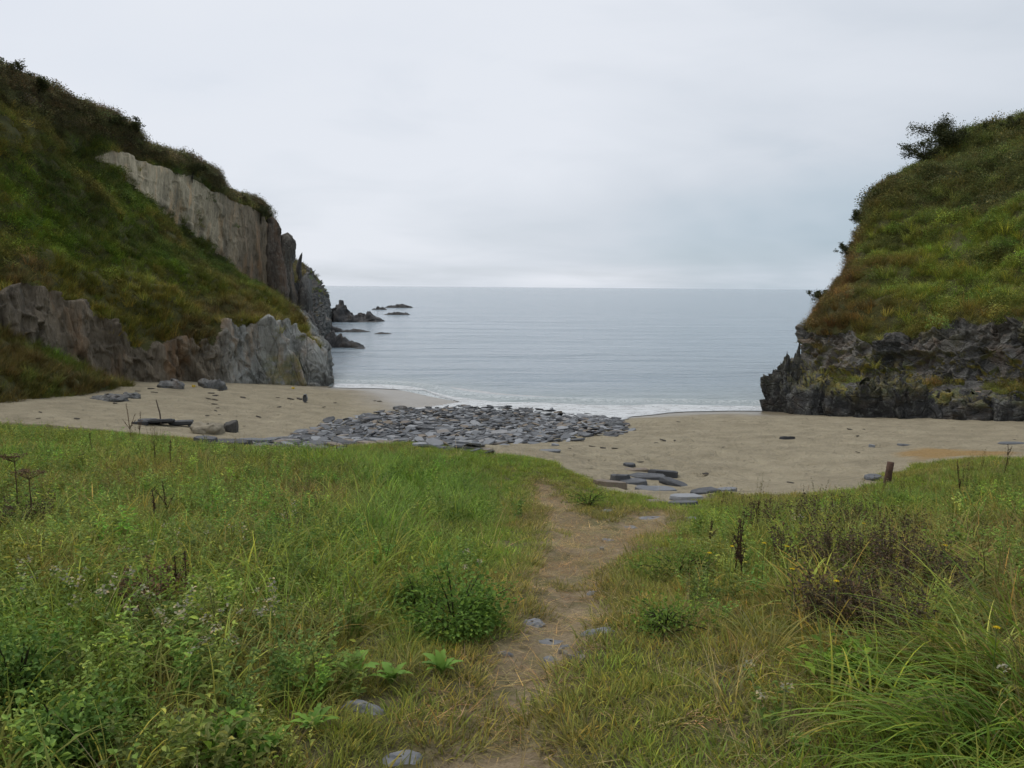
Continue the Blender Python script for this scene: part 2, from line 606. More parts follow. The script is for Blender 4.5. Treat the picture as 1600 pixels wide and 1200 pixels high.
def ground_mat():
    m, t, b, out = new_mat('ground')
    p = pos(t)
    n1 = _noise(t, p, 1.3, 5, 0.6)
    n2 = _noise(t, p, 14.0, 5, 0.65)
    n3 = _noise(t, p, 70.0, 4, 0.7)
    soil = _ramp(t, n2, [(0.3, (0.05, 0.045, 0.018)), (0.5, (0.095, 0.082, 0.032)), (0.7, (0.16, 0.13, 0.06))])
    pth = _ramp(t, _math(t, 'ADD', _math(t, 'MULTIPLY', n2, 0.5), _math(t, 'MULTIPLY', n3, 0.5)), [(0.32, (0.12, 0.088, 0.05)), (0.5, (0.235, 0.178, 0.105)), (0.68, (0.37, 0.29, 0.175))])
    moss = _ramp(t, _noise(t, p, 2.4, 5, 0.65), [(0.50, 0.0), (0.62, 0.7)])
    pth = _mix(t, moss, pth, _ramp(t, n3, [(0.3, (0.045, 0.06, 0.014)), (0.7, (0.13, 0.13, 0.04))]))
    c = _mix(t, attrn(t, 'path').outputs['Fac'], soil, pth)
    sa = _math(t, 'ADD', _math(t, 'MULTIPLY', n1, 0.6), _math(t, 'MULTIPLY', n3, 0.4))
    sand = _ramp(t, sa, [(0.3, (0.195, 0.165, 0.108)), (0.5, (0.285, 0.243, 0.162)), (0.7, (0.38, 0.328, 0.225))])
    sand = _mix(t, _math(t, 'MULTIPLY', attrn(t, 'rusty').outputs['Fac'], 0.8), sand, (0.30, 0.18, 0.055))
    speck = _ramp(t, _noise(t, p, 24.0, 3, 0.7), [(0.66, 0.0), (0.72, 0.75)])
    sand = _mix(t, speck, sand, (0.07, 0.058, 0.045))
    wetf = attrn(t, 'wet').outputs['Fac']
    sand = _mix(t, _math(t, 'MULTIPLY', wetf, 0.62), sand, (0.13, 0.105, 0.075))
    c = _mix(t, attrn(t, 'sand').outputs['Fac'], c, sand)
    t.links.new(c, b.inputs['Base Color'])
    t.links.new(_math(t, 'MULTIPLY_ADD', wetf, -0.62, 0.9), b.inputs['Roughness'])
    b.inputs['Specular IOR Level'].default_value = 0.3
    h = _math(t, 'ADD', _math(t, 'MULTIPLY', n2, 0.6), _math(t, 'MULTIPLY', n3, 0.3))
    tread = _math(t, 'ADD', _math(t, 'MULTIPLY', _noise(t, p, 3.2, 3, 0.6, 0.5), 1.0), _math(t, 'MULTIPLY', _noise(t, p, 8.0, 3, 0.6), 0.6))
    h = _math(t, 'ADD', h, _math(t, 'MULTIPLY', _math(t, 'MULTIPLY', tread, attrn(t, 'sand').outputs['Fac']), 4.5))
    bn = _n(t, 'ShaderNodeBump')
    bn.inputs['Distance'].default_value = 0.04
    t.links.new(h, bn.inputs['Height'])
    t.links.new(_math(t, 'MULTIPLY_ADD', wetf, -0.9, 1.0), bn.inputs['Strength'])
    t.links.new(bn.outputs[0], b.inputs['Normal'])
    return m


M_GROUND = ground_mat()
fm = sd_m[GF].mean(1)
fp = sd_p[GF].mean(1)
for nm, keep in (('beach', fm <= 0), ('meadow_ground', (fm > 0) & (fp <= 0)), ('footpath', (fm > 0) & (fp > 0))):
    link(nm, submesh(nm, GV, GF, keep, [M_GROUND], g_attrs), kind='structure')


# ------------------------------------------------------------------ sea and wash
def sea_mat():
    m, t, b, out = new_mat('sea_water')
    p = pos(t)
    sh = attrn(t, 'shore').outputs['Fac']
    c = _mix(t, sh, (0.225, 0.285, 0.325), (0.285, 0.325, 0.315))
    fo = _math(t, 'MULTIPLY', attrn(t, 'foam').outputs['Fac'], _ramp(t, _noise(t, p, 5.0, 6, 0.7, 1.0), [(0.42, 0.0), (0.58, 1.0)]))
    c = _mix(t, fo, c, (0.62, 0.64, 0.64))
    t.links.new(c, b.inputs['Base Color'])
    t.links.new(_math(t, 'MULTIPLY_ADD', fo, 0.5, 0.16), b.inputs['Roughness'])
    b.inputs['IOR'].default_value = 1.33
    w1 = _noise(t, pos(t, 0.6, 1.4, 1), 0.9, 4, 0.6, 0.6)
    w2 = _noise(t, pos(t, 0.5, 1.6, 1), 3.2, 4, 0.65, 0.4)
    w3 = _noise(t, pos(t, 0.25, 1, 1), 0.08, 4, 0.6)
    h = _math(t, 'ADD', _math(t, 'MULTIPLY', w1, 0.75), _math(t, 'MULTIPLY', w2, 0.34))
    w4 = _noise(t, pos(t, 0.4, 1.3, 1), 0.16, 3, 0.6, 0.5)
    h = _math(t, 'ADD', h, _math(t, 'MULTIPLY', w4, 4.0))
    h = _math(t, 'MULTIPLY', h, _ramp(t, w3, [(0.3, 0.55), (0.7, 1.1)]))
    bump(t, b, h, 0.36, 1.0)
    return m


M_SEA = sea_mat()
sy = np.concatenate([np.arange(26.5, 48, 0.11), np.geomspace(48.2, 40000, 120)])
sxh = np.concatenate([np.arange(0, 16, 0.22), np.geomspace(16.3, 40000, 70)])
sx = np.concatenate([-sxh[:0:-1], sxh])
SX, SY = np.meshgrid(sx, sy, indexing='ij')
sv = np.stack([SX.ravel(), SY.ravel(), np.zeros(SX.size)], -1)
nearm = (np.abs(sv[:, 0]) < 60) & (sv[:, 1] < 62)
depthw = np.full(len(sv), 2.0)
depthw[nearm] = -gz(sv[nearm, 0], sv[nearm, 1])
q = sv.copy()
q[:, 1] += 1.2 * fbm(xyz(sv[:, 0] * 0.12, sv[:, 1] * 0.05), 3, 41)
# small waves running in, steeper where it shoals
ph = depthw * 9.0 + 1.6 * fbm(xyz(sv[:, 0] * 0.16, sv[:, 1] * 0.1), 3, 44)
lap = np.maximum(0, np.sin(ph)) ** 4 * smooth(0.03, 0.12, depthw) * smooth(0.85, 0.35, depthw) * smooth(-0.3, 0.3, fbm(xyz(sv[:, 0] * 0.12, sv[:, 1] * 0.3), 2, 46) + 0.25)
swell = 0.02 * fbm(xyz(sv[:, 0] * 0.35, q[:, 1] * 1.1), 3, 48) * smooth(60, 40, sv[:, 1])
sv[:, 2] = lap * 0.085 + swell * smooth(0.0, 0.3, depthw)
foam = np.clip(lap * 0.55 + smooth(0.09, 0.0, np.abs(depthw - 0.02)) * 0.9, 0, 1)
seam = mesh_from('sea', sv, grid_faces(len(sx), len(sy)), True, [M_SEA])
attr(seam, 'shore', smooth(0.9, 0.05, depthw) * 0.85)
attr(seam, 'foam', foam)
link('sea', seam, kind='structure')


def wash_mat():
    m, t, b, out = new_mat('wash_water')
    p = pos(t, 0.6, 1.6, 1)
    fo = _ramp(t, _noise(t, p, 2.2, 6, 0.7, 1.2), [(0.38, 0.15), (0.52, 0.75), (0.62, 1.0)])
    fo = _math(t, 'MULTIPLY', fo, attrn(t, 'edge').outputs['Fac'])
    c = _mix(t, fo, (0.20, 0.19, 0.165), (0.60, 0.62, 0.62))
    t.links.new(c, b.inputs['Base Color'])
    t.links.new(_math(t, 'MULTIPLY_ADD', fo, 0.35, 0.10), b.inputs['Roughness'])
    bump(t, b, _noise(t, p, 6.0, 4, 0.6), 0.015)
    return m


wx, wy = np.meshgrid(np.arange(-11, 13, 0.14), np.arange(26, 43, 0.14), indexing='ij')
wsd = sdf(wx.ravel(), wy.ravel(), WASH) + 0.22 * fbm(xyz(wx.ravel(), wy.ravel()) * 0.8, 4, 51)
wz = np.maximum(gz(wx, wy).ravel(), -0.012) + 0.022
wv = np.stack([wx.ravel(), wy.ravel(), wz], -1)
wf = grid_faces(*wx.shape)
wdep = -gz(wx, wy).ravel()
keep = (wsd[wf].min(1) > 0)
link('wash', submesh('wash', wv, wf, keep, [wash_mat()], [('edge', smooth(0.0, 0.35, wsd) * smooth(0.55, 0.1, wdep), 'FLOAT')]), kind='structure')


# ------------------------------------------------------------------ headlands
def catmull(C, u):
    n = len(C)
    i = np.clip(np.floor(u).astype(int), 0, n - 2)
    t = (u - i)[:, None, None]
    p0, p1, p2, p3 = C[np.maximum(i - 1, 0)], C[i], C[i + 1], C[np.minimum(i + 2, n - 1)]
    return 0.5 * ((2 * p1) + (-p0 + p2) * t + (2 * p0 - 5 * p1 + 4 * p2 - p3) * t * t + (-p0 + 3 * p1 - 3 * p2 + p3) * t ** 3)


def headland(cols, nu, nvseg):
    C = np.array([[P(*p) for p in c] for c in cols])
    C[:, 0, 2] = np.minimum(C[:, 0, 2], gz(C[:, 0, 0], C[:, 0, 1])) - 0.9
    u = np.linspace(0, len(C) - 1, nu)
    K = catmull(C, u)
    rr = np.concatenate([np.arange(k) / k + i for i, k in enumerate(nvseg)] + [[len(nvseg)]])
    j = np.minimum(rr.astype(int), len(nvseg) - 1)
    t = (rr - j)[None, :, None]
    V = K[:, j] * (1 - t) + K[:, j + 1] * t
    # soften the breaks of slope
    for _ in range(2):
        V[:, 1:-1] = 0.25 * V[:, :-2] + 0.5 * V[:, 1:-1] + 0.25 * V[:, 2:]
    return V, np.repeat(u[:, None], len(rr), 1), np.repeat(rr[None], nu, 0)


def grid_normals(V, sign):
    du = np.gradient(V, axis=0)
    dv = np.gradient(V, axis=1)
    n = np.cross(du, dv) * sign
    return n / (np.linalg.norm(n, axis=-1, keepdims=True) + 1e-9)


LEFT = [
    [(-420, 650, 17), (-420, 560, 17.5), (-400, 420, 20), (-370, 250, 23), (-365, 240, 23.2), (-320, -60, 26), (-750, -60, 31)],
    [(-90, 630, 23.5), (-90, 520, 24), (-110, 420, 26), (-120, 230, 29), (-118, 220, 29.3), (-100, 25, 32), (-500, 20, 36)],
    [(50, 604, 27.5), (45, 440, 28), (20, 365, 30), (0, 215, 33), (3, 205, 33.3), (12, 98, 36), (-350, 90, 40)],
    [(140, 604, 30), (132, 478, 30.5), (95, 385, 32.5), (85, 248, 36), (90, 236, 36.3), (100, 152, 39), (-200, 140, 43)],
    [(235, 605, 32.5), (225, 505, 33), (195, 405, 35.5), (158, 248, 40), (162, 234, 40.3), (200, 196, 43), (-100, 186, 47)],
    [(320, 606, 35), (312, 510, 35.6), (285, 425, 38.5), (245, 318, 45), (255, 262, 45.4), (290, 248, 48), (0, 236, 52)],
    [(400, 607, 37.5), (388, 500, 38.4), (365, 442, 43), (330, 382, 50.5), (345, 306, 51), (360, 290, 53), (100, 275, 58)],
    [(470, 606, 39.4), (452, 508, 40.8), (425, 470, 46), (398, 448, 56), (408, 338, 57), (416, 326, 59), (200, 312, 66)],
    [(516, 602, 41), (505, 552, 42), (472, 500, 50), (440, 480, 60), (446, 432, 61), (442, 425, 62.5), (330, 400, 72)],
    [(502, 556, 60), (492, 525, 60.5), (483, 498, 62), (478, 474, 63.5), (470, 440, 65), (464, 428, 67), (400, 410, 77)],
    [(512, 512, 95), (505, 482, 95.5), (498, 462, 96), (492, 446, 97), (483, 430, 98), (470, 414, 100), (410, 408, 112)],
    [(510, 488, 125), (509, 474, 125), (507, 464, 126), (505, 456, 127), (502, 450, 128), (497, 444, 130), (450, 441, 140)],
]
RIGHT = [
    [(1320, 560, 56), (1322, 540, 56), (1325, 520, 56), (1332, 500, 57), (1370, 420, 58), (1415, 320, 60), (1520, 250, 70)],
    [(1240, 618, 38), (1246, 588, 38), (1258, 568, 39), (1274, 500, 39.6), (1322, 425, 42), (1370, 318, 46), (1500, 228, 56)],
    [(1232, 640, 33.8), (1236, 600, 34), (1266, 590, 35.0), (1282, 502, 36), (1340, 430, 38), (1402, 290, 42), (1520, 205, 50)],
    [(1300, 647, 31.2), (1300, 614, 31.4), (1318, 590, 33.0), (1336, 508, 34.2), (1386, 434, 36), (1452, 300, 40), (1560, 188, 48)],
    [(1392, 650, 29.6), (1392, 616, 29.8), (1402, 594, 31.2), (1398, 532, 32.2), (1452, 440, 34.4), (1530, 300, 38.5), (1640, 160, 46)],
    [(1500, 652, 28), (1500, 620, 28.2), (1510, 598, 29.4), (1502, 514, 30.4), (1560, 420, 33), (1640, 280, 37), (1740, 120, 44)],
    [(1620, 656, 26.2), (1620, 618, 26.4), (1620, 598, 27.4), (1620, 496, 28.2), (1680, 400, 31), (1760, 260, 35), (1860, 80, 41)],
    [(1800, 665, 22), (1800, 615, 22.2), (1800, 585, 23.2), (1800, 480, 23.6), (1860, 380, 26), (1950, 230, 30), (2050, 30, 36)],
    [(2150, 690, 16), (2150, 620, 16.2), (2150, 590, 17), (2150, 450, 17.5), (2230, 330, 20), (2350, 150, 24), (2450, -30, 30)],
]


def build_headland(side, cols, nu, nvseg, sign):
    V, U, Rr = headland(cols, nu, nvseg)
    N = grid_normals(V, sign)
    for _ in range(22):                      # a broad facing direction, so relief never folds over itself
        for ax in (0, 1):
            E = np.pad(N, [(4, 4) if a == ax else (0, 0) for a in range(3)], mode='edge')
            ln = N.shape[ax]
            N = (np.take(E, range(0, ln), ax) + np.take(E, range(4, ln + 4), ax) + np.take(E, range(8, ln + 8), ax)) / 3
    N = N / (np.linalg.norm(N, axis=-1, keepdims=True) + 1e-9)
    v = V.reshape(-1, 3)
    n = N.reshape(-1, 3)
    u, r = U.ravel(), Rr.ravel()
    rn = r + 0.30 * fbm(v * 0.45, 4, 61) + 0.10 * fbm(v * 2.0, 3, 62)
    if side == 'left':
        rn1 = rn + 0.95 * np.maximum(0, fbm(v * np.array([0.5, 0.5, 0.22]), 3, 63) + 0.12) * smooth(6.0, 5.0, u) * smooth(2.9, 3.5, u) * smooth(0.15, 0.5, r)
        rock = smooth(1.06, 0.94, rn1)
        upper = smooth(2.92, 3.05, r + 0.10 * fbm(v * 0.8, 3, 66)) * smooth(4.12, 3.98, r + 0.16 * fbm(v * 0.9, 3, 67)) * smooth(3.75, 4.3, u + 0.35 * fbm(v * 0.7, 3, 68))
        far = smooth(8.7, 9.0, u) * smooth(4.6, 4.3, rn)
        spur = smooth(7.6, 8.0, u) * smooth(4.2, 4.0, rn)
        rock = np.maximum.reduce([rock, upper, far, spur])
        ang = math.radians(14)
    else:
        rock = smooth(3.05, 2.93, rn - 0.05 + 0.9 * np.maximum(0, fbm(v * 0.35, 3, 65) - 0.02) * smooth(2.0, 2.5, r))
        rock = np.maximum(rock, smooth(1.35, 0.9, u) * smooth(3.6, 3.3, rn))
        shelf = smooth(1.05, 1.3, r) * smooth(2.1, 1.8, r) * smooth(1.6, 2.2, u)
        rock = rock * (1 - shelf * smooth(0.02, 0.14, fbm(v * 0.8, 3, 64)))
        upper = 0 * rock
        ang = math.radians(-8)
    # strata coordinates: steep beds
    w = v.copy()
    w[:, 0] = v[:, 0] + v[:, 2] * math.tan(ang)
    if side == 'left':
        big = blocky(w * np.array([0.50, 0.50, 0.13]), 71, 0.5, True)
        mid = blocky(w * np.array([1.15, 1.15, 0.5]), 72, 0.7, True)
        sml = blocky(w * np.array([3.0, 3.0, 1.6]), 73, 0.8)
        d_low = 0.36 * big + 0.20 * mid + 0.10 * sml
        rib = vnoise(np.stack([w[:, 1] * 0.9 + w[:, 0] * 0.9, 0 * u, w[:, 2] * 0.06], -1), 74)
        d_up = 0.18 * np.round(rib * 2.0) / 2.0 + 0.10 * mid + 0.02 * sml
        d = np.where(upper > 0.3, d_up, d_low)
    else:
        ca_, sa_ = math.cos(0.6), math.sin(0.6)
        w = np.stack([w[:, 0] * ca_ - w[:, 1] * sa_, w[:, 0] * sa_ + w[:, 1] * ca_, w[:, 2]], -1)
        big = blocky(w * np.array([0.42, 0.42, 0.62]), 81, 0.6, True)
        mid = blocky(w * np.array([1.0, 1.0, 1.5]), 82, 0.8, True)
        sml = blocky(w * np.array([3.2, 3.2, 2.6]), 83, 0.8)
        d = 0.40 * big + 0.24 * mid + 0.10 * sml
    d = d + 0.035 * fbm(v * 5.0, 3, 76)
    damp = np.where(u > 9.0, 1.6, 1.0) if side == 'left' else 1.0
    veg = 0.9 * fbm(v * 0.26, 3, 77) + 0.42 * fbm(v * 0.8, 3, 78) + 1.1 * (0.2 - np.abs(fbm(v * np.array([0.22, 0.22, 0.10]), 3, 80)))
    veg = veg * smooth(0.8, 1.3, r if side == 'left' else r - 2) + 0.18 * (1 - rock)
    if side == 'left':                       # the dark cleft slanting down the pale buttress
        d = d - 0.9 * np.exp(-((u - (6.95 - 0.85 * r)) / 0.11) ** 2) * smooth(1.2, 0.95, r)
    else:
        d = d * (1 - 0.65 * shelf)
        veg = veg * (1 - shelf)
    disp = rock * d * damp + (1 - rock) * veg
    v2 = v + n * disp[:, None]
    N2 = grid_normals(v2.reshape(V.shape), sign).reshape(-1, 3)
    # stone colour
    vn = fbm(v * 0.5, 3, 79)
    if side == 'left':
        A = np.array([0.23, 0.185, 0.13])      # brown-grey lower face
        B = np.array([0.36, 0.355, 0.325])        # pale grey buttress at the water
        Cc = np.array([0.60, 0.50, 0.345])      # tan upper face
        D = np.array([0.27, 0.205, 0.135])
        k = smooth(4.9, 5.9, u + 0.4 * vn)[:, None]
        tone = A * (1 - k) + B * k
        ku = smooth(5.2, 6.9, u + 0.4 * vn)[:, None]
        tone = np.where(upper[:, None] > 0.3, Cc * (1 - ku) + D * ku, tone)
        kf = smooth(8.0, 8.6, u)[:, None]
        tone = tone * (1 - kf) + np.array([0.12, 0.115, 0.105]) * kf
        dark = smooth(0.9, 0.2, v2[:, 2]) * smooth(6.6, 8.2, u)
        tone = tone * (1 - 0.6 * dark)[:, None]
        lich = smooth(4.6, 6.0, u) * (r < 2) * 0.9 + 0.12
        yel = smooth(6.1, 6.4, u) * smooth(7.3, 7.0, u) * smooth(1.9, 1.4, v2[:, 2]) * 0.6
    else:
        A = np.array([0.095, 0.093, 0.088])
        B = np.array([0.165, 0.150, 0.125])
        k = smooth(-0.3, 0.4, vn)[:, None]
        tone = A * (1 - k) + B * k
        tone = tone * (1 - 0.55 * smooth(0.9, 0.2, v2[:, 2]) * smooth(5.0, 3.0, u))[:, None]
        lich = 0.35 + 0.6 * smooth(0.2, 0.8, N2[:, 2])
        yel = 1.3 * smooth(-0.1, 0.5, N2[:, 2]) * smooth(0.9, 1.4, v2[:, 2]) * smooth(2.9, 2.0, r) + 0.35 * smooth(0.25, 0.5, fbm(v * 0.6, 3, 85))
    f = grid_faces(*V.shape[:2])
    if sign < 0:
        f = f[:, ::-1]
    fr = rock[f].mean(1)
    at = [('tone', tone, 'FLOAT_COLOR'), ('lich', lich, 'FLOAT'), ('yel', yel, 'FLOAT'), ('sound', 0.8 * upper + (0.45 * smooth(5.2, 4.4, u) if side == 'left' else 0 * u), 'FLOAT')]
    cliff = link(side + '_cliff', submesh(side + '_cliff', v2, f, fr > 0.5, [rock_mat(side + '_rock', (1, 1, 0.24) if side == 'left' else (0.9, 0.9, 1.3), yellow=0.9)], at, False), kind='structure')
    hill = link(side + '_hillside', submesh(side + '_hillside', v2, f, fr <= 0.5, [plain_mat(side + '_turf', (0.085, 0.082, 0.026), 0.95, 0.5, 1.5, 0.05)], [], True), kind='structure')
    return dict(v=v2, n=N2, u=u, r=r, rock=rock, f=f, fr=fr, cliff=cliff)


HL = build_headland('left', LEFT, 760, [76, 40, 60, 56, 16, 14], -1)
HR = build_headland('right', RIGHT, 640, [50, 20, 66, 40, 60, 14], -1)


# steep slabs standing at the seaward end of the left cliff
def loft(name, h, w, d, seed, mats, n=18, m=40, taper=0.35, tone=(0.12, 0.11, 0.1)):
    th = np.linspace(0, 2 * math.pi, n, endpoint=False)
    z = np.linspace(0, 1, m)
    TH, Z = np.meshgrid(th, z)
    sq = (np.abs(np.cos(TH)) ** 5 + np.abs(np.sin(TH)) ** 5) ** (-1 / 5)
    k = (1 - taper * Z) * np.clip((1.0001 - Z) * 9, 0.0, 1) ** 0.45
    p = np.stack([np.cos(TH) * sq * k * w / 2, np.sin(TH) * sq * k * d / 2, Z * h], -1).reshape(-1, 3)
    dd = 0.16 * blocky((p + seed * 7.7) * np.array([0.9, 0.9, 0.25]), seed, 0.6) + 0.07 * blocky((p + seed) * np.array([2.2, 2.2, 1.0]), seed + 3, 0.8)
    nrm = p * np.array([1, 1, 0]) / (np.linalg.norm(p[:, :2], axis=1, keepdims=True) + 0.05)
    p = p + nrm * (dd * min(w, d) * 0.8)[:, None]
    p[:, 0] += 0.10 * h * fbm(np.stack([p[:, 2] * 0.25, 0 * p[:, 2], 0 * p[:, 2]], -1) + seed, 2, 5)
    i = np.arange(m - 1)[:, None] * n
    j = np.arange(n)[None]
    f = np.stack([i + j, i + (j + 1) % n, i + n + (j + 1) % n, i + n + j], -1).reshape(-1, 4)
    me = mesh_from(name, p, f, False, mats)
    attr(me, 'tone', np.tile(np.array(tone), (len(p), 1)), 'FLOAT_COLOR')
    attr(me, 'lich', np.full(len(p), 0.3))
    attr(me, 'yel', np.zeros(len(p)))
    return me


M_ROCKL = HL['cliff'].data.materials[0]
for px0, px1, pyt, pyb, Y, sd, tn in [(440, 479, 363, 552, 60, 3, (0.135, 0.115, 0.09)), (431, 447, 366, 520, 61.5, 5, (0.13, 0.105, 0.08)),
                                      (404, 441, 338, 480, 58.5, 8, (0.13, 0.10, 0.075)), (468, 480, 394, 540, 62.5, 12, (0.11, 0.10, 0.09)),
                                      (476, 497, 430, 552, 61, 15, (0.16, 0.15, 0.135)), (452, 476, 448, 556, 57.5, 17, (0.085, 0.075, 0.065))]:
    a, b_ = P((px0 + px1) / 2, pyb, Y), P((px0 + px1) / 2, pyt, Y)
    w = (px1 - px0) / F * Y
    h = b_[2] - a[2] + 2.5
    link('rock_pillar', loft('rock_pillar', h, w, w * 1.5, sd, [M_ROCKL], tone=tn), parent=HL['cliff'], loc=(a[0], a[1], a[2] - 2.5), rot=(0, 0, 0.35))


# ------------------------------------------------------------------ rocks standing in the sea
def heap(name, w, d, h, seed, mats, tone, peak=0.5, res=0.14, lich=0.0, bl=1.0, yel=0.0, pw=1.5, ep=0.6):
    nx, ny = max(16, int(w / res)), max(12, int(d / res))
    nx, ny = min(nx, 120), min(ny, 70)
    X, Yy = np.meshgrid(np.linspace(-1, 1, nx), np.linspace(-1, 1, ny), indexing='ij')
    c = 2 * peak - 1
    e = np.clip(1 - np.abs(np.where(X < c, (X - c) / (1 + c + 1e-3), (X - c) / (1 - c + 1e-3))) ** pw, 0, 1) * np.clip(1 - np.abs(Yy) ** 2, 0, 1)
    p = np.stack([X * w / 2, Yy * d / 2, 0 * X], -1).reshape(-1, 3)
    q_ = p + seed * 13.1
    rel = 0.62 + (0.36 if bl > 0.9 else 0.2) * blocky(q_ * (1.6 / max(h, 0.5)) * np.array([1, 0.7, 1]), seed, 0.9) + 0.16 * blocky(q_ * (4.5 / max(h, 0.5)), seed + 2, 0.9) * bl
    p[:, 2] = h * (e.ravel() ** ep) * rel * 1.15 - 0.12 * h
    p[:, 0] += 0.10 * h * fbm(q_ * 1.3, 3, seed)
    p[:, 1] += 0.25 * h * fbm(q_ * 1.1, 3, seed + 4)
    me = mesh_from(name, p, grid_faces(nx, ny), False, mats)
    attr(me, 'tone', np.tile(np.array(tone), (len(p), 1)), 'FLOAT_COLOR')
    attr(me, 'lich', np.full(len(p), lich))
    attr(me, 'yel', np.full(len(p), yel))
    return me


M_DARK = rock_mat('sea_rock', (1, 1, 0.6), lichen=0.4, yellow=0.6, rough=0.6, bd=0.05)
for (x0, x1, yt, yb, pk, lab, nmz) in [
        (474, 592, 460, 503, 0.30, 'largest dark reef running out from the foot of the left headland', 'reef'),
        (498, 566, 512, 543, 0.35, 'jagged black rock in the water nearest the left headland', 'sea_rock'),
        (499, 537, 503, 519, 0.4, 'small dark rock tucked between the reef and the nearest sea rock', 'sea_rock'),
        (530, 575, 512, 519, 0.5, 'low flat rock awash right of the small dark rock', 'sea_rock'),
        (580, 603, 476, 484, 0.6, 'low dark rock at the left end of the outer skerry', 'sea_rock'),
        (600, 643, 472, 481, 0.6, 'long dark outer skerry farthest out in the bay', 'sea_rock'),
        (600, 638, 484, 492, 0.6, 'rounded dark rock just in front of the outer skerry', 'sea_rock'),
        (553, 568, 540, 545, 0.5, 'tiny rock tip breaking the water beside the jagged black rock', 'sea_rock'),
        (584, 610, 518, 522, 0.5, 'thin rock line barely showing above the calm water', 'sea_rock'),
        ]:
    a = PZ((x0 + x1) / 2, yb, 0.0)
    w = (x1 - x0) / F * a[1]
    h = (yb - yt) / F * a[1]
    dpt = max(w * 0.55, 1.5)
    o = link(nmz, heap(nmz, w * 1.1, dpt, h * 0.9, int(x0), [M_DARK], (0.042, 0.042, 0.042), pk, bl=0.7, pw=1.2), loc=(a[0], a[1] + dpt * 0.4, 0))
    tag(o, lab, 'rock')

# ------------------------------------------------------------------ loose stone
def boulder(name, w, d, h, seed, mats, tone, lich=0.3, amp=1.0, yel=0.0, boxy=False):
    n, m = (44, 30) if boxy else (30, 20)
    TH, PH = np.meshgrid(np.linspace(0, 2 * math.pi, n, endpoint=False), np.linspace(-1.2, 1.5, m), indexing='ij')
    p = np.stack([np.cos(TH) * np.cos(PH), np.sin(TH) * np.cos(PH), np.sin(PH)], -1).reshape(-1, 3)
    p = np.sign(p) * np.abs(p) ** (0.5 if boxy else 0.75)
    q_ = p * (1.9 if boxy else 1.4) + seed * 3.7
    p = p * (1 + amp * (0.22 if boxy else 0.16) * blocky(q_, seed, 0.8, boxy) + amp * (0.10 * blocky(q_ * 2.3, seed + 5, 0.9, True) if boxy else 0) + amp * 0.10 * fbm(q_ * 2, 3, seed))[:, None] * np.array([w / 2, d / 2, h])
    i = np.arange(n)[:, None] * m
    i2 = ((np.arange(n) + 1) % n)[:, None] * m
    j = np.arange(m - 1)[None]
    f = np.stack([i + j, i2 + j, i2 + j + 1, i + j + 1], -1).reshape(-1, 4)
    me = mesh_from(name, p, f, False, mats)
    attr(me, 'tone', np.tile(np.array(tone), (len(p), 1)), 'FLOAT_COLOR')
    attr(me, 'lich', np.full(len(p), lich))
    attr(me, 'yel', yel * smooth(0.55, 0.95, p[:, 2] / h + 0.15 * fbm(p * 2, 2, seed)))
    return me


def stone_mat(name, src):
    m, t, b, out = new_mat(name)
    if src == 'object':
        r = _n(t, 'ShaderNodeObjectInfo').outputs['Random']
    else:
        r = attrn(t, 'rnd').outputs['Fac']
    p = pos(t)
    n1 = _noise(t, p, 6.0, 6, 0.65)
    n2 = _noise(t, p, 40.0, 4, 0.7)
    base = _ramp(t, r, [(0.0, (0.025, 0.026, 0.028)), (0.30, (0.055, 0.057, 0.061)), (0.60, (0.12, 0.126, 0.134)), (0.86, (0.26, 0.268, 0.278)), (0.93, (0.15, 0.115, 0.08)), (1.0, (0.20, 0.16, 0.115))])
    k = _ramp(t, _math(t, 'ADD', _math(t, 'MULTIPLY', n1, 0.6), _math(t, 'MULTIPLY', n2, 0.4)), [(0.3, 0.6), (0.5, 1.0), (0.7, 1.4)])
    c = _mix(t, 1.0, base, k, 'MULTIPLY')
    t.links.new(c, b.inputs['Base Color'])
    t.links.new(_ramp(t, n1, [(0.35, 0.45), (0.65, 0.8)]), b.inputs['Roughness'])
    bump(t, b, _math(t, 'ADD', n1, _math(t, 'MULTIPLY', n2, 0.4)), 0.02)
    return m


M_SLATE = stone_mat('slate', 'object')
M_SLATE2 = stone_mat('slate_rubble', 'attr')


def slab_geo(L, W, T, seed, n=9, chip=0.22):
    r = np.random.default_rng(seed)
    th = np.sort((np.arange(n) + r.uniform(-0.33, 0.33, n)) / n * 2 * math.pi)
    sq = (np.abs(np.cos(th)) ** 3.2 + np.abs(np.sin(th)) ** 3.2) ** (-1 / 3.2)
    rad = sq * r.uniform(1 - chip, 1.0, n)
    ring = np.stack([np.cos(th) * rad * L / 2, np.sin(th) * rad * W / 2], -1)
    zt = T / 2 + (ring[:, 0] / L * r.uniform(-0.3, 0.3) + ring[:, 1] / W * r.uniform(-0.3, 0.3)) * T
    b0 = np.c_[ring * r.uniform(0.82, 0.95), np.full(n, -T / 2)]
    b1 = np.c_[ring * (1 + r.uniform(-0.03, 0.04, (n, 1))), r.uniform(-0.25, 0.15, n) * T]
    b2 = np.c_[ring * r.uniform(0.90, 0.98, (n, 1)), zt - 0.10 * T * r.random(n)]
    b3 = np.c_[ring * r.uniform(0.72, 0.86, (n, 1)), zt + r.uniform(-0.02, 0.05, n) * T]
    v = np.concatenate([b0, b1, b2, b3, [[0, 0, zt.mean() + 0.03 * T]]])
    f = []
    for k in range(3):
        for j in range(n):
            f.append((k * n + j, k * n + (j + 1) % n, (k + 1) * n + (j + 1) % n, (k + 1) * n + j))
    for j in range(n):
        f.append((3 * n + j, 3 * n + (j + 1) % n, 4 * n, 4 * n))
    return v, f


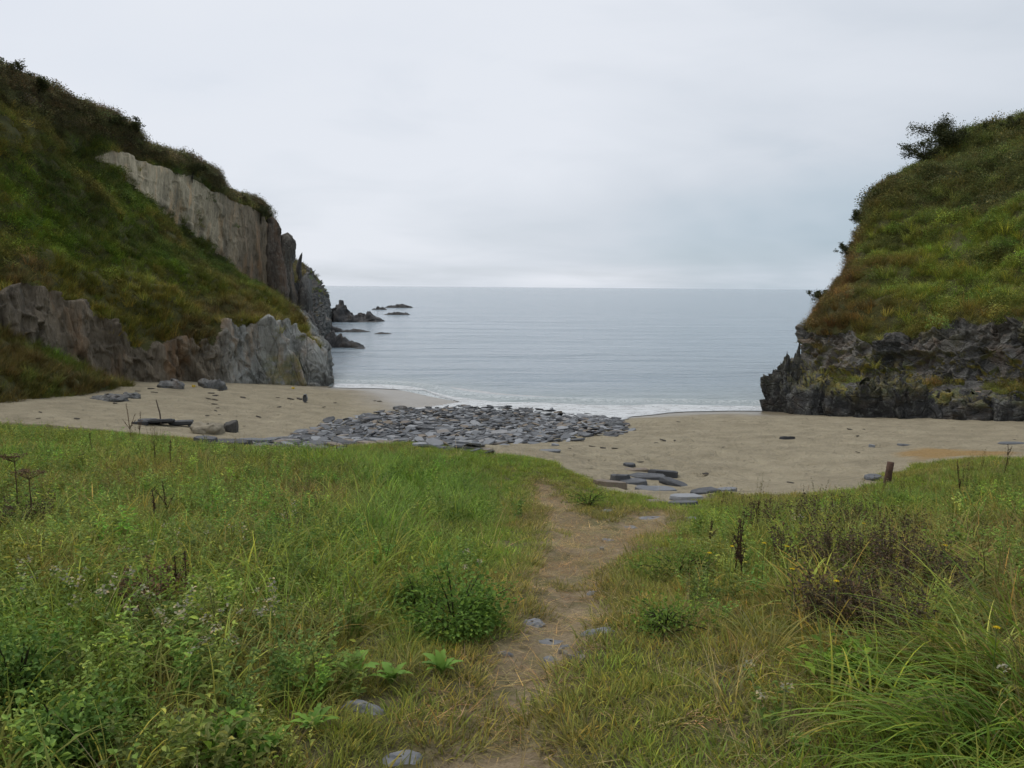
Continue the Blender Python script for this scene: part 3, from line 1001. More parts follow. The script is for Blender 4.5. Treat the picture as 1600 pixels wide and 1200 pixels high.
def slab_mesh(name, L, W, T, seed, mat, n=9, chip=0.22):
    v, f = slab_geo(L, W, T, seed, n, chip)
    return mesh_from(name, v, [q[:3] if q[2] == q[3] else q for q in f], False, [mat])


# the spread of slates at the mouth of the stream
x0, y0 = SLATE.min(0)
x1, y1 = SLATE.max(0)
cand = np.c_[rng.uniform(x0, x1, 15000), rng.uniform(y0, y1, 15000)]
sdv = sdf(cand[:, 0], cand[:, 1], SLATE) + 0.9 * fbm(xyz(cand[:, 0], cand[:, 1]) * 0.6, 3, 91)
cand = cand[sdv > rng.normal(-0.05, 0.25, len(cand))]
kept, sizes = [], []
cells = {}
for c in cand:
    L = float(rng.uniform(0.17, 0.46) * (1.55 if rng.random() < 0.10 else 1))
    ck = (int(c[0] // 0.6), int(c[1] // 0.6))
    nb = [q_ for a_ in (-1, 0, 1) for b_ in (-1, 0, 1) for q_ in cells.get((ck[0] + a_, ck[1] + b_), ())]
    if all((c[0] - k[0]) ** 2 * 0.6 + (c[1] - k[1]) ** 2 * 1.5 > (0.40 * 0.5 * (L + k[2])) ** 2 for k in nb):
        kept.append(c)
        sizes.append(L)
        cells.setdefault(ck, []).append((c[0], c[1], L))
kept, sizes = np.array(kept), np.array(sizes)
app = sizes / kept[:, 1]
order = np.argsort(-app)
svar = [slab_mesh('slate_slab', 1.0, [0.5, 0.62, 0.72, 0.45][i % 4], [0.08, 0.12, 0.065, 0.17][(i // 2) % 4], 200 + i, M_SLATE) for i in range(14)]
gzk = gz(kept[:, 0], kept[:, 1])
rv, rf, rr_ = [], [], []
for rank, i in enumerate(order):
    L = sizes[i]
    rz = rng.normal(0.25, 0.5) + (math.pi if rng.random() < 0.5 else 0)
    rx, ry = rng.normal(-0.13, 0.17), rng.normal(0, 0.17)
    z = max(gzk[i], -0.03) + 0.04 * L + rng.uniform(-0.03, 0.045)
    if rank < 300:
        o = link('slate_slab', svar[rank % 14], loc=(kept[i, 0], kept[i, 1], z), rot=(rx, ry, rz), scale=(L, L, L * rng.uniform(0.8, 1.3)))
        tag(o, 'flat grey slate slab in the broad spread of stones by the water', 'slate slab', 'slate slabs spread at the mouth of the stream')
    else:
        v, f = slab_geo(L, L * rng.uniform(0.45, 0.75), L * rng.uniform(0.06, 0.15), int(i), 7)
        R = np.array(Matrix.Rotation(rz, 3, 'Z') @ Matrix.Rotation(ry, 3, 'Y') @ Matrix.Rotation(rx, 3, 'X'))
        off = sum(len(a) for a in rv)
        rv.append(v @ R.T + np.array([kept[i, 0], kept[i, 1], z]))
        rf += [tuple(k + off for k in (q[:3] if q[2] == q[3] else q)) for q in f]
        rr_.append(np.full(len(v), rng.random()))
if rv:
    me = mesh_from('slate_rubble', np.concatenate(rv), rf, False, [M_SLATE2])
    attr(me, 'rnd', np.concatenate(rr_))
    link('slate_rubble', me, kind='stuff', label='smaller grey slates filling the spread of stones by the water', category='slate')


CLEAR = []
M_PALE = plain_mat('blue_grey_stone', (0.185, 0.188, 0.192), 0.8, 0.4, 9, 0.008)


def slab_at(px, py, wpx, dpx_ratio, T, label, seed, name='slate_slab', cat='slate slab', rz=0.0, tilt=(0, 0), sink=0.3, group=None, mat=None, n=9):
    """one flat stone whose near edge is seen at a photo pixel"""
    g = G(px, py)
    L = wpx / F * g[1]
    W = L * dpx_ratio
    CLEAR.append((g[0], g[1] + W * 0.25, max(L, W) * 0.62 + 0.03))
    if mat is M_PALE:                         # worn stones sunk in the ground
        o = link(name, boulder(name, L, W, T * 0.6, seed, [mat], (0.2, 0.2, 0.2), amp=0.75), loc=(g[0], g[1] + W * 0.35, gs(g[0], g[1] + W * 0.35) - T * 0.30), rot=(tilt[0], tilt[1], rz))
        return tag(o, label, cat, group)
    o = link(name, slab_mesh(name, L, W, T, seed, mat or M_SLATE, n), loc=(g[0], g[1] + W * 0.4, gs(g[0], g[1] + W * 0.4) + T * (0.5 - sink)), rot=(tilt[0], tilt[1], rz))
    return tag(o, label, cat, group)


CL = 'slabs where the path meets the sand'
for i, (px, py, w, d, T, rz, tl, lab) in enumerate([
        (957, 762, 62, 0.7, 0.20, 0.2, (-0.1, 0), 'dark slate slab at the left end of the slab cluster by the path'),
        (972, 752, 36, 0.8, 0.24, 0.5, (0, 0), 'small dark lump of slate beside the left end of the slab cluster'),
        (990, 758, 50, 0.9, 0.12, 0.1, (-0.05, 0.05), 'pale flat slab just left of the middle of the slab cluster'),
        (1015, 750, 70, 0.7, 0.10, -0.1, (0, 0.03), 'long pale slab on the sand side of the slab cluster'),
        (1036, 766, 60, 0.8, 0.10, 0.2, (-0.06, 0), 'broad grey slab in the middle of the slab cluster'),
        (1012, 766, 46, 0.7, 0.10, -0.3, (0, 0), 'grey slab low in the grass at the front of the cluster'),
        (1058, 760, 60, 0.6, 0.14, -0.45, (0, 0.22), 'tilted slab with a dark shadowed edge at the cluster\'s right'),
        (1040, 744, 56, 0.5, 0.20, -0.2, (0, 0.1), 'rough brown lump lying behind the slab cluster'),
        (995, 736, 46, 0.4, 0.07, 0.1, (0, 0), 'thin slab half buried in sand behind the cluster'),
        (985, 729, 24, 0.7, 0.12, 0.6, (0, 0), 'small dark stone farthest up the sand from the cluster'),
        (1078, 782, 66, 0.8, 0.12, 0.1, (-0.05, 0), 'wide slab stepping up from the grass right of the cluster'),
        (1104, 772, 60, 0.6, 0.12, 0.4, (0, -0.05), 'slab with mossy edge right of the wide stepping slab'),
        (1136, 768, 40, 0.6, 0.10, 0.1, (0, 0), 'last small slab at the right end of the cluster'),
        (1070, 789, 50, 0.4, 0.10, -0.1, (0, 0), 'thin dark slab edge in front of the wide stepping slab'),
        (1028, 786, 40, 0.5, 0.06, -0.2, (0, 0), 'narrow slab in the grass below the cluster')]):
    slab_at(px, py, w, d, T, lab, 300 + i, rz=rz, tilt=tl, group=CL, sink=0.55)
PS = 'flat stones set in the footpath'
for i, (px, py, w, d, T, rz, tl, lab) in enumerate([
        (832, 974, 42, 0.95, 0.06, 0.3, (0, 0), 'rounded blue-grey stone in the middle of the footpath'),
        (862, 996, 52, 0.45, 0.05, -0.3, (0, 0), 'long narrow stone just below the rounded path stone'),
        (938, 990, 56, 0.45, 0.05, 0.25, (0, 0), 'pointed stone at the right edge of the footpath'),
        (788, 1020, 26, 0.5, 0.04, 0.0, (0, 0), 'half buried stone at the left edge of the footpath'),
        (862, 1026, 28, 0.6, 0.05, -0.6, (0, 0.1), 'dark wedge of stone in the bare part of the footpath'),
        (884, 1008, 20, 0.4, 0.04, 0.2, (0, 0), 'thin grey sliver between two path stones'),
        (932, 923, 30, 0.5, 0.05, 0.1, (0, 0), 'grey stone with a dark edge higher up the footpath'),
        (1022, 806, 52, 0.4, 0.05, 0.0, (0, 0), 'large pale flat slab where the footpath reaches the grass edge'),
        (950, 800, 22, 0.6, 0.06, 0.1, (0, 0), 'small pale stone in the grass at the path fork'),
        (1083, 812, 18, 0.9, 0.07, 0.4, (0, 0), 'small round stone in the grass right of the pale slab'),
        (950, 838, 20, 0.7, 0.05, 0.0, (0, 0), 'greenish stone in the turf at the path fork'),
        (985, 820, 26, 0.6, 0.05, 0.4, (0, 0), 'brownish flat stone below the large pale slab')]):
    slab_at(px, py, w, d, T, lab, 340 + i, name='path_stone', cat='stone', rz=rz, tilt=tl, group=PS, sink=0.6, mat=M_PALE)
slab_at(568, 1118, 82, 0.42, 0.09, 'long ridged grey stone lying in the grass left of the footpath', 371, 'slate_stone', 'stone', rz=-0.35, tilt=(0.08, 0.04), sink=0.3, mat=M_PALE)
slab_at(622, 1200, 78, 0.62, 0.07, 'rounded blue-grey stone at the bottom edge left of the footpath', 374, 'slate_stone', 'stone', rz=0.5, tilt=(0.06, 0), sink=0.4, n=10, mat=M_PALE)
for i, (px, py, w, lab) in enumerate([(893, 1034, 15, 'largest of the pale pebbles on the footpath'), (884, 1026, 9, 'pale pebble above the largest one on the footpath'), (905, 1026, 10, 'pale pebble right of the largest one on the footpath'), (875, 1017, 8, 'highest of the pale pebbles on the footpath'), (910, 1038, 12, 'tan pebble at the grass edge of the footpath'), (941, 852, 8, 'white pebble high up at the path fork')]):
    slab_at(px, py, w, 0.7, 0.04, lab, 390 + i, 'pebble', 'pebble', mat=plain_mat('pale_stone%d' % i, (0.26, 0.23, 0.18), 0.8), sink=0.3, group='pale pebbles on the footpath')
for i, (px, py, w, d, T, rz, lab) in enumerate([
        (1232, 687, 27, 0.4, 0.12, 0.0, 'single dark oblong stone on the open right-hand sand'),
        (1415, 697, 22, 0.7, 0.06, 0.1, 'flat bluish stone on the sand below the right ledge'),
        (1363, 700, 11, 0.7, 0.12, 0.0, 'small dark stone left of the flat bluish stone'),
        (1368, 749, 30, 0.8, 0.08, 0.2, 'grey stone half buried beside the wooden post'),
        (1590, 694, 50, 0.5, 0.05, 0.1, 'flat grey slab at the right edge of the sand'),
        (868, 697, 14, 0.4, 0.08, 0.0, 'small dark stone on the sand below the slates'),
        (962, 668, 34, 0.8, 0.42, 0.1, 'large smooth dark boulder at the right end of the slates'),
        (624, 641, 26, 0.9, 0.35, -0.3, 'grey boulder at the seaward left corner of the slates'),
        (566, 662, 26, 0.7, 0.30, -0.3, 'dark tilted rock on the sand left of the slates'),
        (345, 695, 90, 0.5, 0.16, 0.0, 'long weathered grey slab in the grass at the left end of the slates'),
        (318, 692, 40, 0.5, 0.22, 0.1, 'dark lump beside the long weathered slab'),
        (395, 693, 60, 0.6, 0.16, -0.1, 'pale slab right of the long weathered slab'),
        (470, 706, 60, 0.5, 0.10, 0.1, 'pale slab sunk in turf below the slates'),
        (860, 706, 40, 0.5, 0.06, 0.3, 'sandy flat slab behind the grassy brow'),
        (160, 626, 70, 0.6, 0.35, -0.3, 'ridged grey outcrop at the foot of the left grass bank'),
        (198, 622, 40, 0.6, 0.35, -0.5, 'slanting grey rock beside the outcrop on the left sand'),
        (262, 607, 44, 0.6, 0.6, 0.1, 'low grey rock lying against the left cliff foot'),
        (328, 607, 48, 0.6, 0.8, 0.0, 'rounded pale rock at the left cliff foot')]):
    if T > 0.25:
        g = G(px, py)
        L = w / F * g[1]
        tn = {6: (0.11, 0.115, 0.12), 7: (0.11, 0.115, 0.12), 8: (0.08, 0.075, 0.07)}.get(i, (0.15, 0.15, 0.145))
        tag(link('rock', boulder('rock', L * 0.9, L * max(d, 0.7) * 0.9, T * 0.48, 60 + i, [M_DARK], tuple(1.1 * k for k in tn)), loc=(g[0], g[1] + L * 0.3, gz(g[0], g[1] + L * 0.3) - 0.03), rot=(0, 0, rz)), lab, 'rock')
    else:
        slab_at(px, py, w, d, T, lab, 420 + i, 'stone', 'stone', rz=rz, n=11, sink=0.45, tilt=(-0.06, 0.02))

# broken blocks along the foot of the right ledge
M_ROCKR = HR['cliff'].data.materials[0]
for i, (px, py, wp, hp, dy, tn, yl, lab) in enumerate([
        (1234, 645, 44, 66, 0.6, 0.06, 0.1, 'tall dark block at the seaward tip of the right ledge'),
        (1256, 646, 38, 60, 0.5, 0.085, 0.3, 'dark block just right of the tall tip block'),
        (1250, 646, 32, 84, 1.6, 0.06, 0.1, 'upright black block behind the tip of the right ledge'),
        (1282, 649, 52, 60, 0.4, 0.085, 0.8, 'lichen-topped block in the left half of the right ledge'),
        (1330, 651, 58, 44, 0.4, 0.10, 0.9, 'yellow-topped low block left of the ledge middle'),
        (1378, 653, 56, 54, 0.4, 0.075, 0.3, 'dark squarish block in the middle of the right ledge'),
        (1432, 654, 60, 56, 0.4, 0.08, 0.4, 'large dark block right of the ledge middle'),
        (1484, 655, 54, 40, 0.4, 0.10, 0.9, 'low lichened block below the driftwood plank'),
        (1545, 657, 70, 40, 0.4, 0.10, 0.5, 'wide pale-streaked block near the right edge of the ledge'),
        (1596, 658, 50, 34, 0.4, 0.085, 0.3, 'low dark block at the right edge of the ledge')]):
    g = G(px, py)
    L = wp / F * g[1]
    h = hp / F * g[1]
    tag(link('ledge_block', boulder('ledge_block', L * 1.15, L * 1.1, h * 0.92, 800 + i * 3, [M_ROCKR], (tn * 0.75, tn * 0.75, tn * 0.73), 0.4, 0.9, yl, True), loc=(g[0], g[1] + (dy + 0.2) * L, g[2] - 0.05), rot=(0.1 * (i % 3) - 0.1, 0.12 * (i % 5) - 0.24, 0.3 * (i % 4) - 0.4)), lab, 'rock', 'blocks at the foot of the right ledge')

# upright stone on the left sand
g = G(477, 629)
o = link('standing_stone', slab_mesh('standing_stone', 0.36, 0.19, 0.12, 460, M_PALE), loc=(g[0], g[1], g[2] + 0.17), rot=(0, 1.5, 1.5))
tag(o, 'small slate standing upright in the left-hand sand', 'standing stone')
# concrete block half covered in sand
g0, g1 = G(292, 676), G(368, 674)
w = g1[0] - g0[0]
me = boulder('sand_block', w, 1.0, 0.22, 77, [plain_mat('sandy_block', (0.215, 0.185, 0.13), 0.9)], (0.2, 0.2, 0.2))
o = tag(link('block', me, loc=((g0[0] + g1[0]) / 2, g0[1] + 0.4, gz(g0[0], g0[1]) - 0.05)), 'low sand-coloured block near the grass on the left beach', 'block')
slab_at(357, 675, 26, 0.9, 0.34, 'dark broken end of the low block on the left beach', 464, 'rock', 'rock', sink=0.3, mat=plain_mat('dark_rock_end', (0.06, 0.055, 0.048), 0.85, 0.5, 12))

# wreckage: flat boards of slate with an upright stick
g = G(250, 664)
for i, (dx, dy, dz_, L, W, rz, rx, lab) in enumerate([(0, 0, 0.10, 0.75, 0.42, 0.2, -0.3, 'pale tilted slab holding the upright stick on the left sand'),
                                                     (-0.35, 0.1, 0.05, 0.6, 0.3, 0.3, 0.1, 'dark slab under the left of the pale tilted slab'),
                                                     (0.45, 0.25, 0.10, 0.7, 0.3, 0.15, 0.15, 'dark slab under the right of the pale tilted slab'),
                                                     (-0.45, -0.15, 0.02, 0.5, 0.25, 0.0, 0, 'low slab in front of the heap with the stick'),
                                                     (0.75, 0.3, 0.06, 0.35, 0.2, -0.3, 0, 'small dark slab at the right end of the heap with the stick')]):
    o = link('slate_slab', slab_mesh('slate_slab', L, W, 0.10, 480 + i, M_SLATE), loc=(g[0] + dx, g[1] + dy, gz(g[0] + dx, g[1] + dy) + dz_), rot=(rx, 0, rz))
    tag(o, lab, 'slate slab', 'slabs heaped around the upright stick')


def tube(pts, rad, n=6):
    pts = np.asarray(pts, float)
    m = len(pts)
    rad = np.broadcast_to(np.asarray(rad, float), (m,))
    tg = np.gradient(pts, axis=0)
    tg /= np.linalg.norm(tg, axis=1, keepdims=True) + 1e-9
    ref = np.array([0.31, 0.17, 0.93]) if abs(tg[:, 2]).mean() < 0.8 else np.array([0.94, 0.33, 0.05])
    a = np.cross(tg, ref)
    a /= np.linalg.norm(a, axis=1, keepdims=True) + 1e-9
    b = np.cross(tg, a)
    th = np.linspace(0, 2 * math.pi, n, endpoint=False)
    v = pts[:, None] + rad[:, None, None] * (np.cos(th)[None, :, None] * a[:, None] + np.sin(th)[None, :, None] * b[:, None])
    i = np.arange(m - 1)[:, None] * n
    j = np.arange(n)[None]
    f = np.stack([i + j, i + (j + 1) % n, i + n + (j + 1) % n, i + n + j], -1).reshape(-1, 4)
    return v.reshape(-1, 3), f


def join(parts):
    vs, fs, off = [], [], 0
    for v, f in parts:
        vs.append(v)
        fs.append(np.asarray(f) + off)
        off += len(v)
    return np.concatenate(vs), np.concatenate(fs)


M_WOOD = plain_mat('weathered_wood', (0.10, 0.075, 0.055), 0.85, 0.5, 12)
M_POST = plain_mat('rusty_post', (0.085, 0.045, 0.028), 0.85, 0.5, 14)
M_PLANK = plain_mat('driftwood_plank', (0.40, 0.27, 0.17), 0.8, 0.3, 10)
v, f = tube([(0.02, 0, -0.05), (0, 0, 0.25), (-0.09, 0.01, 0.62)], [0.022, 0.02, 0.013])
tag(link('stick', mesh_from('stick', v, f, True, [M_WOOD]), loc=(g[0] + 0.02, g[1] - 0.02, gz(g[0], g[1]) + 0.05)), 'thin bare stick standing up from the slab heap on the left sand', 'stick')
g = G(1386, 757)
hp = 36 / F * g[1]
v, f = tube([(0, 0, -0.2), (0.0, 0, 0.0), (0.02, 0, hp * 0.6), (0.035, 0, hp), (0.035, 0, hp + 0.004)], [0.055, 0.055, 0.05, 0.05, 0.001], 9)
v += 0.006 * fbm(v * 14, 2, 3)[:, None]
tag(link('post', mesh_from('post', v, f, False, [M_POST]), loc=(g[0], g[1], gz(g[0], g[1]))), 'short rusty brown post leaning slightly at the edge of the right-hand grass', 'post')
a, b_ = P(1513, 612, 27.7), P(1553, 618, 27.4)
v, f = tube([a, (a + b_) / 2 + [0, 0, 0.02], b_], [0.05, 0.055, 0.05], 6)
tag(link('plank', mesh_from('plank', v, f, False, [M_PLANK])), 'pale orange driftwood plank lying on the right rock ledge', 'plank')
for px, py, lab in [(303, 602, 'small yellow piece of litter at the left cliff foot'), (458, 605, 'yellow piece of litter at the seaward end of the left cliff foot')]:
    g = G(px, py + 3)
    v, f = slab_geo(0.16, 0.1, 0.08, int(px), 8)
    me = mesh_from('litter', v, [q[:3] if q[2] == q[3] else q for q in f], False, [plain_mat('yellow_plastic', (0.62, 0.42, 0.05), 0.5, 0.1)])
    tag(link('litter', me, loc=(g[0], g[1], g[2] + 0.05)), lab, 'litter')

# scraps of drift on the sand
M_SCRAP = plain_mat('drift_scrap', (0.055, 0.045, 0.035), 0.85, 0.4, 10)
sl = [slab_mesh('drift_scrap', 1.0, [0.35, 0.2, 0.5][i % 3], 0.16, 500 + i, M_SCRAP, 7) for i in range(6)]
left_s = [(236, 608), (241, 614), (258, 606), (330, 615), (344, 611), (337, 619), (326, 624), (336, 626), (335, 632), (340, 638), (337, 643), (343, 649), (324, 651), (382, 667), (468, 624), (454, 624), (434, 622), (524, 630), (436, 637), (130, 642), (63, 645), (506, 637), (586, 627), (593, 628), (60, 655), (215, 612), (180, 631), (120, 655), (404, 652), (380, 622)]
right_s = [(1328, 672), (1350, 672), (1340, 682), (1340, 708), (1025, 693), (1036, 689), (1054, 690), (1060, 660), (960, 702), (942, 701), (925, 699), (1103, 742), (1235, 756), (1163, 722), (1284, 648), (1268, 645), (1585, 688), (890, 702), (1130, 700), (1000, 724)]
for k, (lst, lab, grp) in enumerate([(left_s, 'small dark scrap of driftwood on the left-hand sand', 'drift scraps on the left sand'), (right_s, 'small dark scrap of driftwood on the right-hand sand', 'drift scraps on the right sand')]):
    for i, (px, py) in enumerate(lst):
        g = G(px, py)
        L = float(rng.uniform(5, 13)) / F * g[1]
        o = link('drift_scrap', sl[i % 6], loc=(g[0], g[1], gz(g[0], g[1]) + 0.02), rot=(rng.normal(0, 0.1), rng.normal(0, 0.1), rng.normal(0, 0.5)), scale=(L, L, L * 0.7))
        tag(o, lab, 'driftwood', grp)


# ------------------------------------------------------------------ plants: blades, leaves, tufts
def blades(n, R, L, W, lean, bend, segs=4, seed=0, az=None, droop=0.0):
    """grass blades: n ribbons that rise, lean out and bend over"""
    r = np.random.default_rng(seed)
    a = r.uniform(0, 2 * math.pi, n)
    rad = R * np.sqrt(r.random(n))
    base = np.stack([np.cos(a) * rad, np.sin(a) * rad, np.full(n, -0.015)], -1)
    ph = a + r.normal(0, 0.7, n) if az is None else r.normal(az[0], az[1], n)
    ln = r.uniform(*L, n)
    th0 = r.uniform(*lean, n)
    bd = r.uniform(*bend, n)
    wd = W * r.uniform(0.7, 1.3, n)
    t = np.linspace(0, 1, segs + 1)
    th = th0[:, None] + bd[:, None] * t[None] ** 1.3
    dl = (ln / segs)[:, None]
    hx = np.concatenate([np.zeros((n, 1)), np.cumsum(np.sin(th[:, :-1]) * dl, 1)], 1)
    hz = np.concatenate([np.zeros((n, 1)), np.cumsum(np.cos(th[:, :-1]) * dl, 1)], 1)
    c = base[:, None] + np.stack([np.cos(ph)[:, None] * hx, np.sin(ph)[:, None] * hx, hz], -1)
    sw = ph + math.pi / 2 + r.normal(0, 0.5, n)
    side = np.stack([np.cos(sw), np.sin(sw), np.zeros(n)], -1)
    wt_ = wd[:, None] * (1 - 0.92 * t[None] ** 1.6) * 0.5
    v = np.stack([c - side[:, None] * wt_[..., None], c + side[:, None] * wt_[..., None]], 2).reshape(-1, 3)
    i = (np.arange(n)[:, None] * (segs + 1) + np.arange(segs)[None]) * 2
    f = np.stack([i, i + 1, i + 3, i + 2], -1).reshape(-1, 4)
    lv = np.repeat(r.random(n), (segs + 1) * 2)
    return v, f, lv


def leaves(base, d, L, W, seed=0, cup=0.25):
    """pointed leaves folded along the midrib: base points, directions, lengths, widths"""
    r = np.random.default_rng(seed)
    n = len(base)
    d = d / (np.linalg.norm(d, axis=1, keepdims=True) + 1e-9)
    up = np.tile([0, 0, 1.0], (n, 1)) + r.normal(0, 0.35, (n, 3))
    s_ = np.cross(d, up)
    s_ /= np.linalg.norm(s_, axis=1, keepdims=True) + 1e-9
    u_ = np.cross(s_, d)
    L = np.broadcast_to(L, (n,))[:, None]
    W = np.broadcast_to(W, (n,))[:, None]
    tip = base + d * L - u_ * L * 0.18
    l1 = base + d * L * 0.33 + s_ * W * 0.5 + u_ * W * cup
    l2 = base + d * L * 0.70 + s_ * W * 0.36 + u_ * W * cup * 0.5
    r1 = base + d * L * 0.33 - s_ * W * 0.5 + u_ * W * cup
    r2 = base + d * L * 0.70 - s_ * W * 0.36 + u_ * W * cup * 0.5
    v = np.stack([base, l1, l2, tip, r2, r1], 1).reshape(-1, 3)
    i = np.arange(n)[:, None] * 6
    f = np.concatenate([np.concatenate([i, i + 1, i + 2, i + 3], 1), np.concatenate([i, i + 3, i + 4, i + 5], 1)])
    return v, f, np.repeat(r.random(n), 6)


def pack(name, parts, mat):
    off = 0
    vs, fs, ls = [], [], []
    for v, f, l in parts:
        vs.append(v)
        fs.append(f + off)
        ls.append(l)
        off += len(v)
    me = mesh_from(name, np.concatenate(vs), np.concatenate(fs), False, [mat])
    attr(me, 'lv', np.concatenate(ls))
    return me


def rdir(r, n, zlo=-0.2, zhi=1.0):
    a = r.uniform(0, 2 * math.pi, n)
    z = r.uniform(zlo, zhi, n)
    k = np.sqrt(np.clip(1 - z * z, 0, 1))
    return np.stack([np.cos(a) * k, np.sin(a) * k, z], -1)


def herb(seed, h=0.28, stems=7, nl=9, leaf=(0.025, 0.045), wr=0.55, spread=0.09, heads=0, headcol=None):
    """leafy stems; optional pale fluffy heads made of tiny leaves at the top"""
    r = np.random.default_rng(seed)
    parts = []
    vb, fb, lb = blades(stems, spread * 0.4, (h * 0.7, h * 1.1), 0.005, (0.05, 0.45), (-0.1, 0.5), 4, seed)
    parts.append((vb, fb, lb * 0.3 + 0.2))
    c = vb.reshape(stems, 5, 2, 3).mean(2)
    bs, ds, Ls = [], [], []
    for k in range(stems):
        t = r.uniform(0.15, 1.0, nl) * 3.999
        i = t.astype(int)
        p = c[k, i] * (1 - (t - i))[:, None] + c[k, i + 1] * (t - i)[:, None]
        bs.append(p)
        ds.append(rdir(r, nl, -0.15, 0.7))
        Ls.append(r.uniform(*leaf, nl) * (1.15 - 0.4 * t / 4))
    b, d, L = np.concatenate(bs), np.concatenate(ds), np.concatenate(Ls)
    parts.append(leaves(b, d, L, L * wr, seed + 1))
    if heads:
        tops = c[:heads, -1]
        hb = np.repeat(tops, 12, 0) + r.normal(0, 0.012, (heads * 12, 3))
        return parts, leaves(hb, rdir(r, len(hb), -0.3, 1), 0.016, 0.012, seed + 2)
    return parts


def scrub(seed, R=0.45, H=0.42, n=330, leaf=(0.03, 0.072), wr=0.5):
    """one cushion of hillside scrub"""
    r = np.random.default_rng(seed)
    d = rdir(r, n, -0.05, 1.0)
    rad = r.uniform(0.55, 1.0, n)
    b = d * rad[:, None] * np.array([R, R, H]) * (1 + 0.25 * np.sin(d[:, :1] * 5 + seed) * np.cos(d[:, 1:2] * 4))
    L = r.uniform(*leaf, n)
    dd = d + r.normal(0, 0.55, (n, 3))
    return leaves(b, dd, L, L * wr, seed + 3)


_protos = {}


def proto_collection(key, meshes):
    c = bpy.data.collections.new('proto_' + key)
    for i, me in enumerate(meshes):
        c.objects.link(bpy.data.objects.new('%s_%02d' % (key, i), me))
    return c


def scatter_group(coll):
    ng = bpy.data.node_groups.new('scatter_' + coll.name, 'GeometryNodeTree')
    ng.interface.new_socket('Geometry', in_out='INPUT', socket_type='NodeSocketGeometry')
    ng.interface.new_socket('Geometry', in_out='OUTPUT', socket_type='NodeSocketGeometry')
    gi = ng.nodes.new('NodeGroupInput')
    go = ng.nodes.new('NodeGroupOutput')
    ci = ng.nodes.new('GeometryNodeCollectionInfo')
    ci.inputs['Collection'].default_value = coll
    ci.inputs['Separate Children'].default_value = True
    ci.inputs['Reset Children'].default_value = True
    ip = ng.nodes.new('GeometryNodeInstanceOnPoints')
    ip.inputs['Pick Instance'].default_value = True

    def na(name, typ):
        a = ng.nodes.new('GeometryNodeInputNamedAttribute')
        a.data_type = typ
        a.inputs['Name'].default_value = name
        return a.outputs['Attribute']
    ng.links.new(gi.outputs[0], ip.inputs['Points'])
    ng.links.new(ci.outputs[0], ip.inputs['Instance'])
    ng.links.new(na('idx', 'INT'), ip.inputs['Instance Index'])
    e = ng.nodes.new('FunctionNodeEulerToRotation')
    ng.links.new(na('rot', 'FLOAT_VECTOR'), e.inputs[0])
    ng.links.new(e.outputs[0], ip.inputs['Rotation'])
    ng.links.new(na('scl', 'FLOAT_VECTOR'), ip.inputs['Scale'])
    ng.links.new(ip.outputs[0], go.inputs[0])
    return ng


def scatter(name, label, cat, pts, rot, scl, tint, meshes):
    if CLEAR and 'hill' not in name and 'bank' not in name:
        kp = np.ones(len(pts), bool)
        for cx, cy, cr in CLEAR:
            kp &= (pts[:, 0] - cx) ** 2 + (pts[:, 1] - cy) ** 2 > (cr * (0.8 if name in ('turf', 'dry_thatch') else 1.0)) ** 2
        pts, rot, scl, tint = pts[kp], rot[kp], scl[kp], tint[kp]
    n = len(pts)
    me = bpy.data.meshes.new(name)
    me.vertices.add(n)
    me.vertices.foreach_set('co', np.asarray(pts, np.float32).ravel())
    a = me.attributes.new('idx', 'INT', 'POINT')
    a.data.foreach_set('value', rng.integers(0, len(meshes), n).astype(np.int32))
    attr(me, 'rot', rot, 'FLOAT_VECTOR')
    scl = np.asarray(scl, float)
    attr(me, 'scl', scl if scl.ndim == 2 else np.repeat(scl[:, None], 3, 1), 'FLOAT_VECTOR')
    attr(me, 'tint', tint, 'FLOAT_COLOR')
    o = link(name, me, kind='stuff', label=label, category=cat)
    md = o.modifiers.new('scatter', 'NODES')
    md.node_group = scatter_group(proto_collection(name, meshes))
    return o


def jitter(c, n, dv=0.22, dh=0.10):
    c = np.asarray(c, float)
    if c.ndim == 1:
        c = np.tile(c, (n, 1))
    return c * np.exp(rng.normal(0, dv, (n, 1))) * np.exp(rng.normal(0, dh, (n, 3)))


# ---- hillside cover
SCRUB = [pack('scrub', [scrub(600 + i, 0.45, [0.42, 0.3, 0.5][i % 3])], M_LEAF) for i in range(6)]
TUSS = [pack('tussock', [blades(70, 0.14, (0.3, 0.62), 0.016, (0.1, 0.9), (0.5, 1.5), 4, 620 + i)], M_LEAF) for i in range(5)]


def on_faces(H, sel, dens, wfun=None):
    f = H['f'][sel]
    v = H['v']
    a, b, c, d = (v[f[:, k]] for k in range(4))
    area = 0.5 * np.linalg.norm(np.cross(c - a, d - b), axis=1)
    w = area * dens
    cnt = rng.poisson(w)
    idx = np.repeat(np.arange(len(f)), cnt)
    s_, t_ = rng.random((2, len(idx), 1))
    p = (a[idx] * (1 - s_) + b[idx] * s_) * (1 - t_) + (d[idx] * (1 - s_) + c[idx] * s_) * t_
    fi = f[idx, 0]
    return p, fi


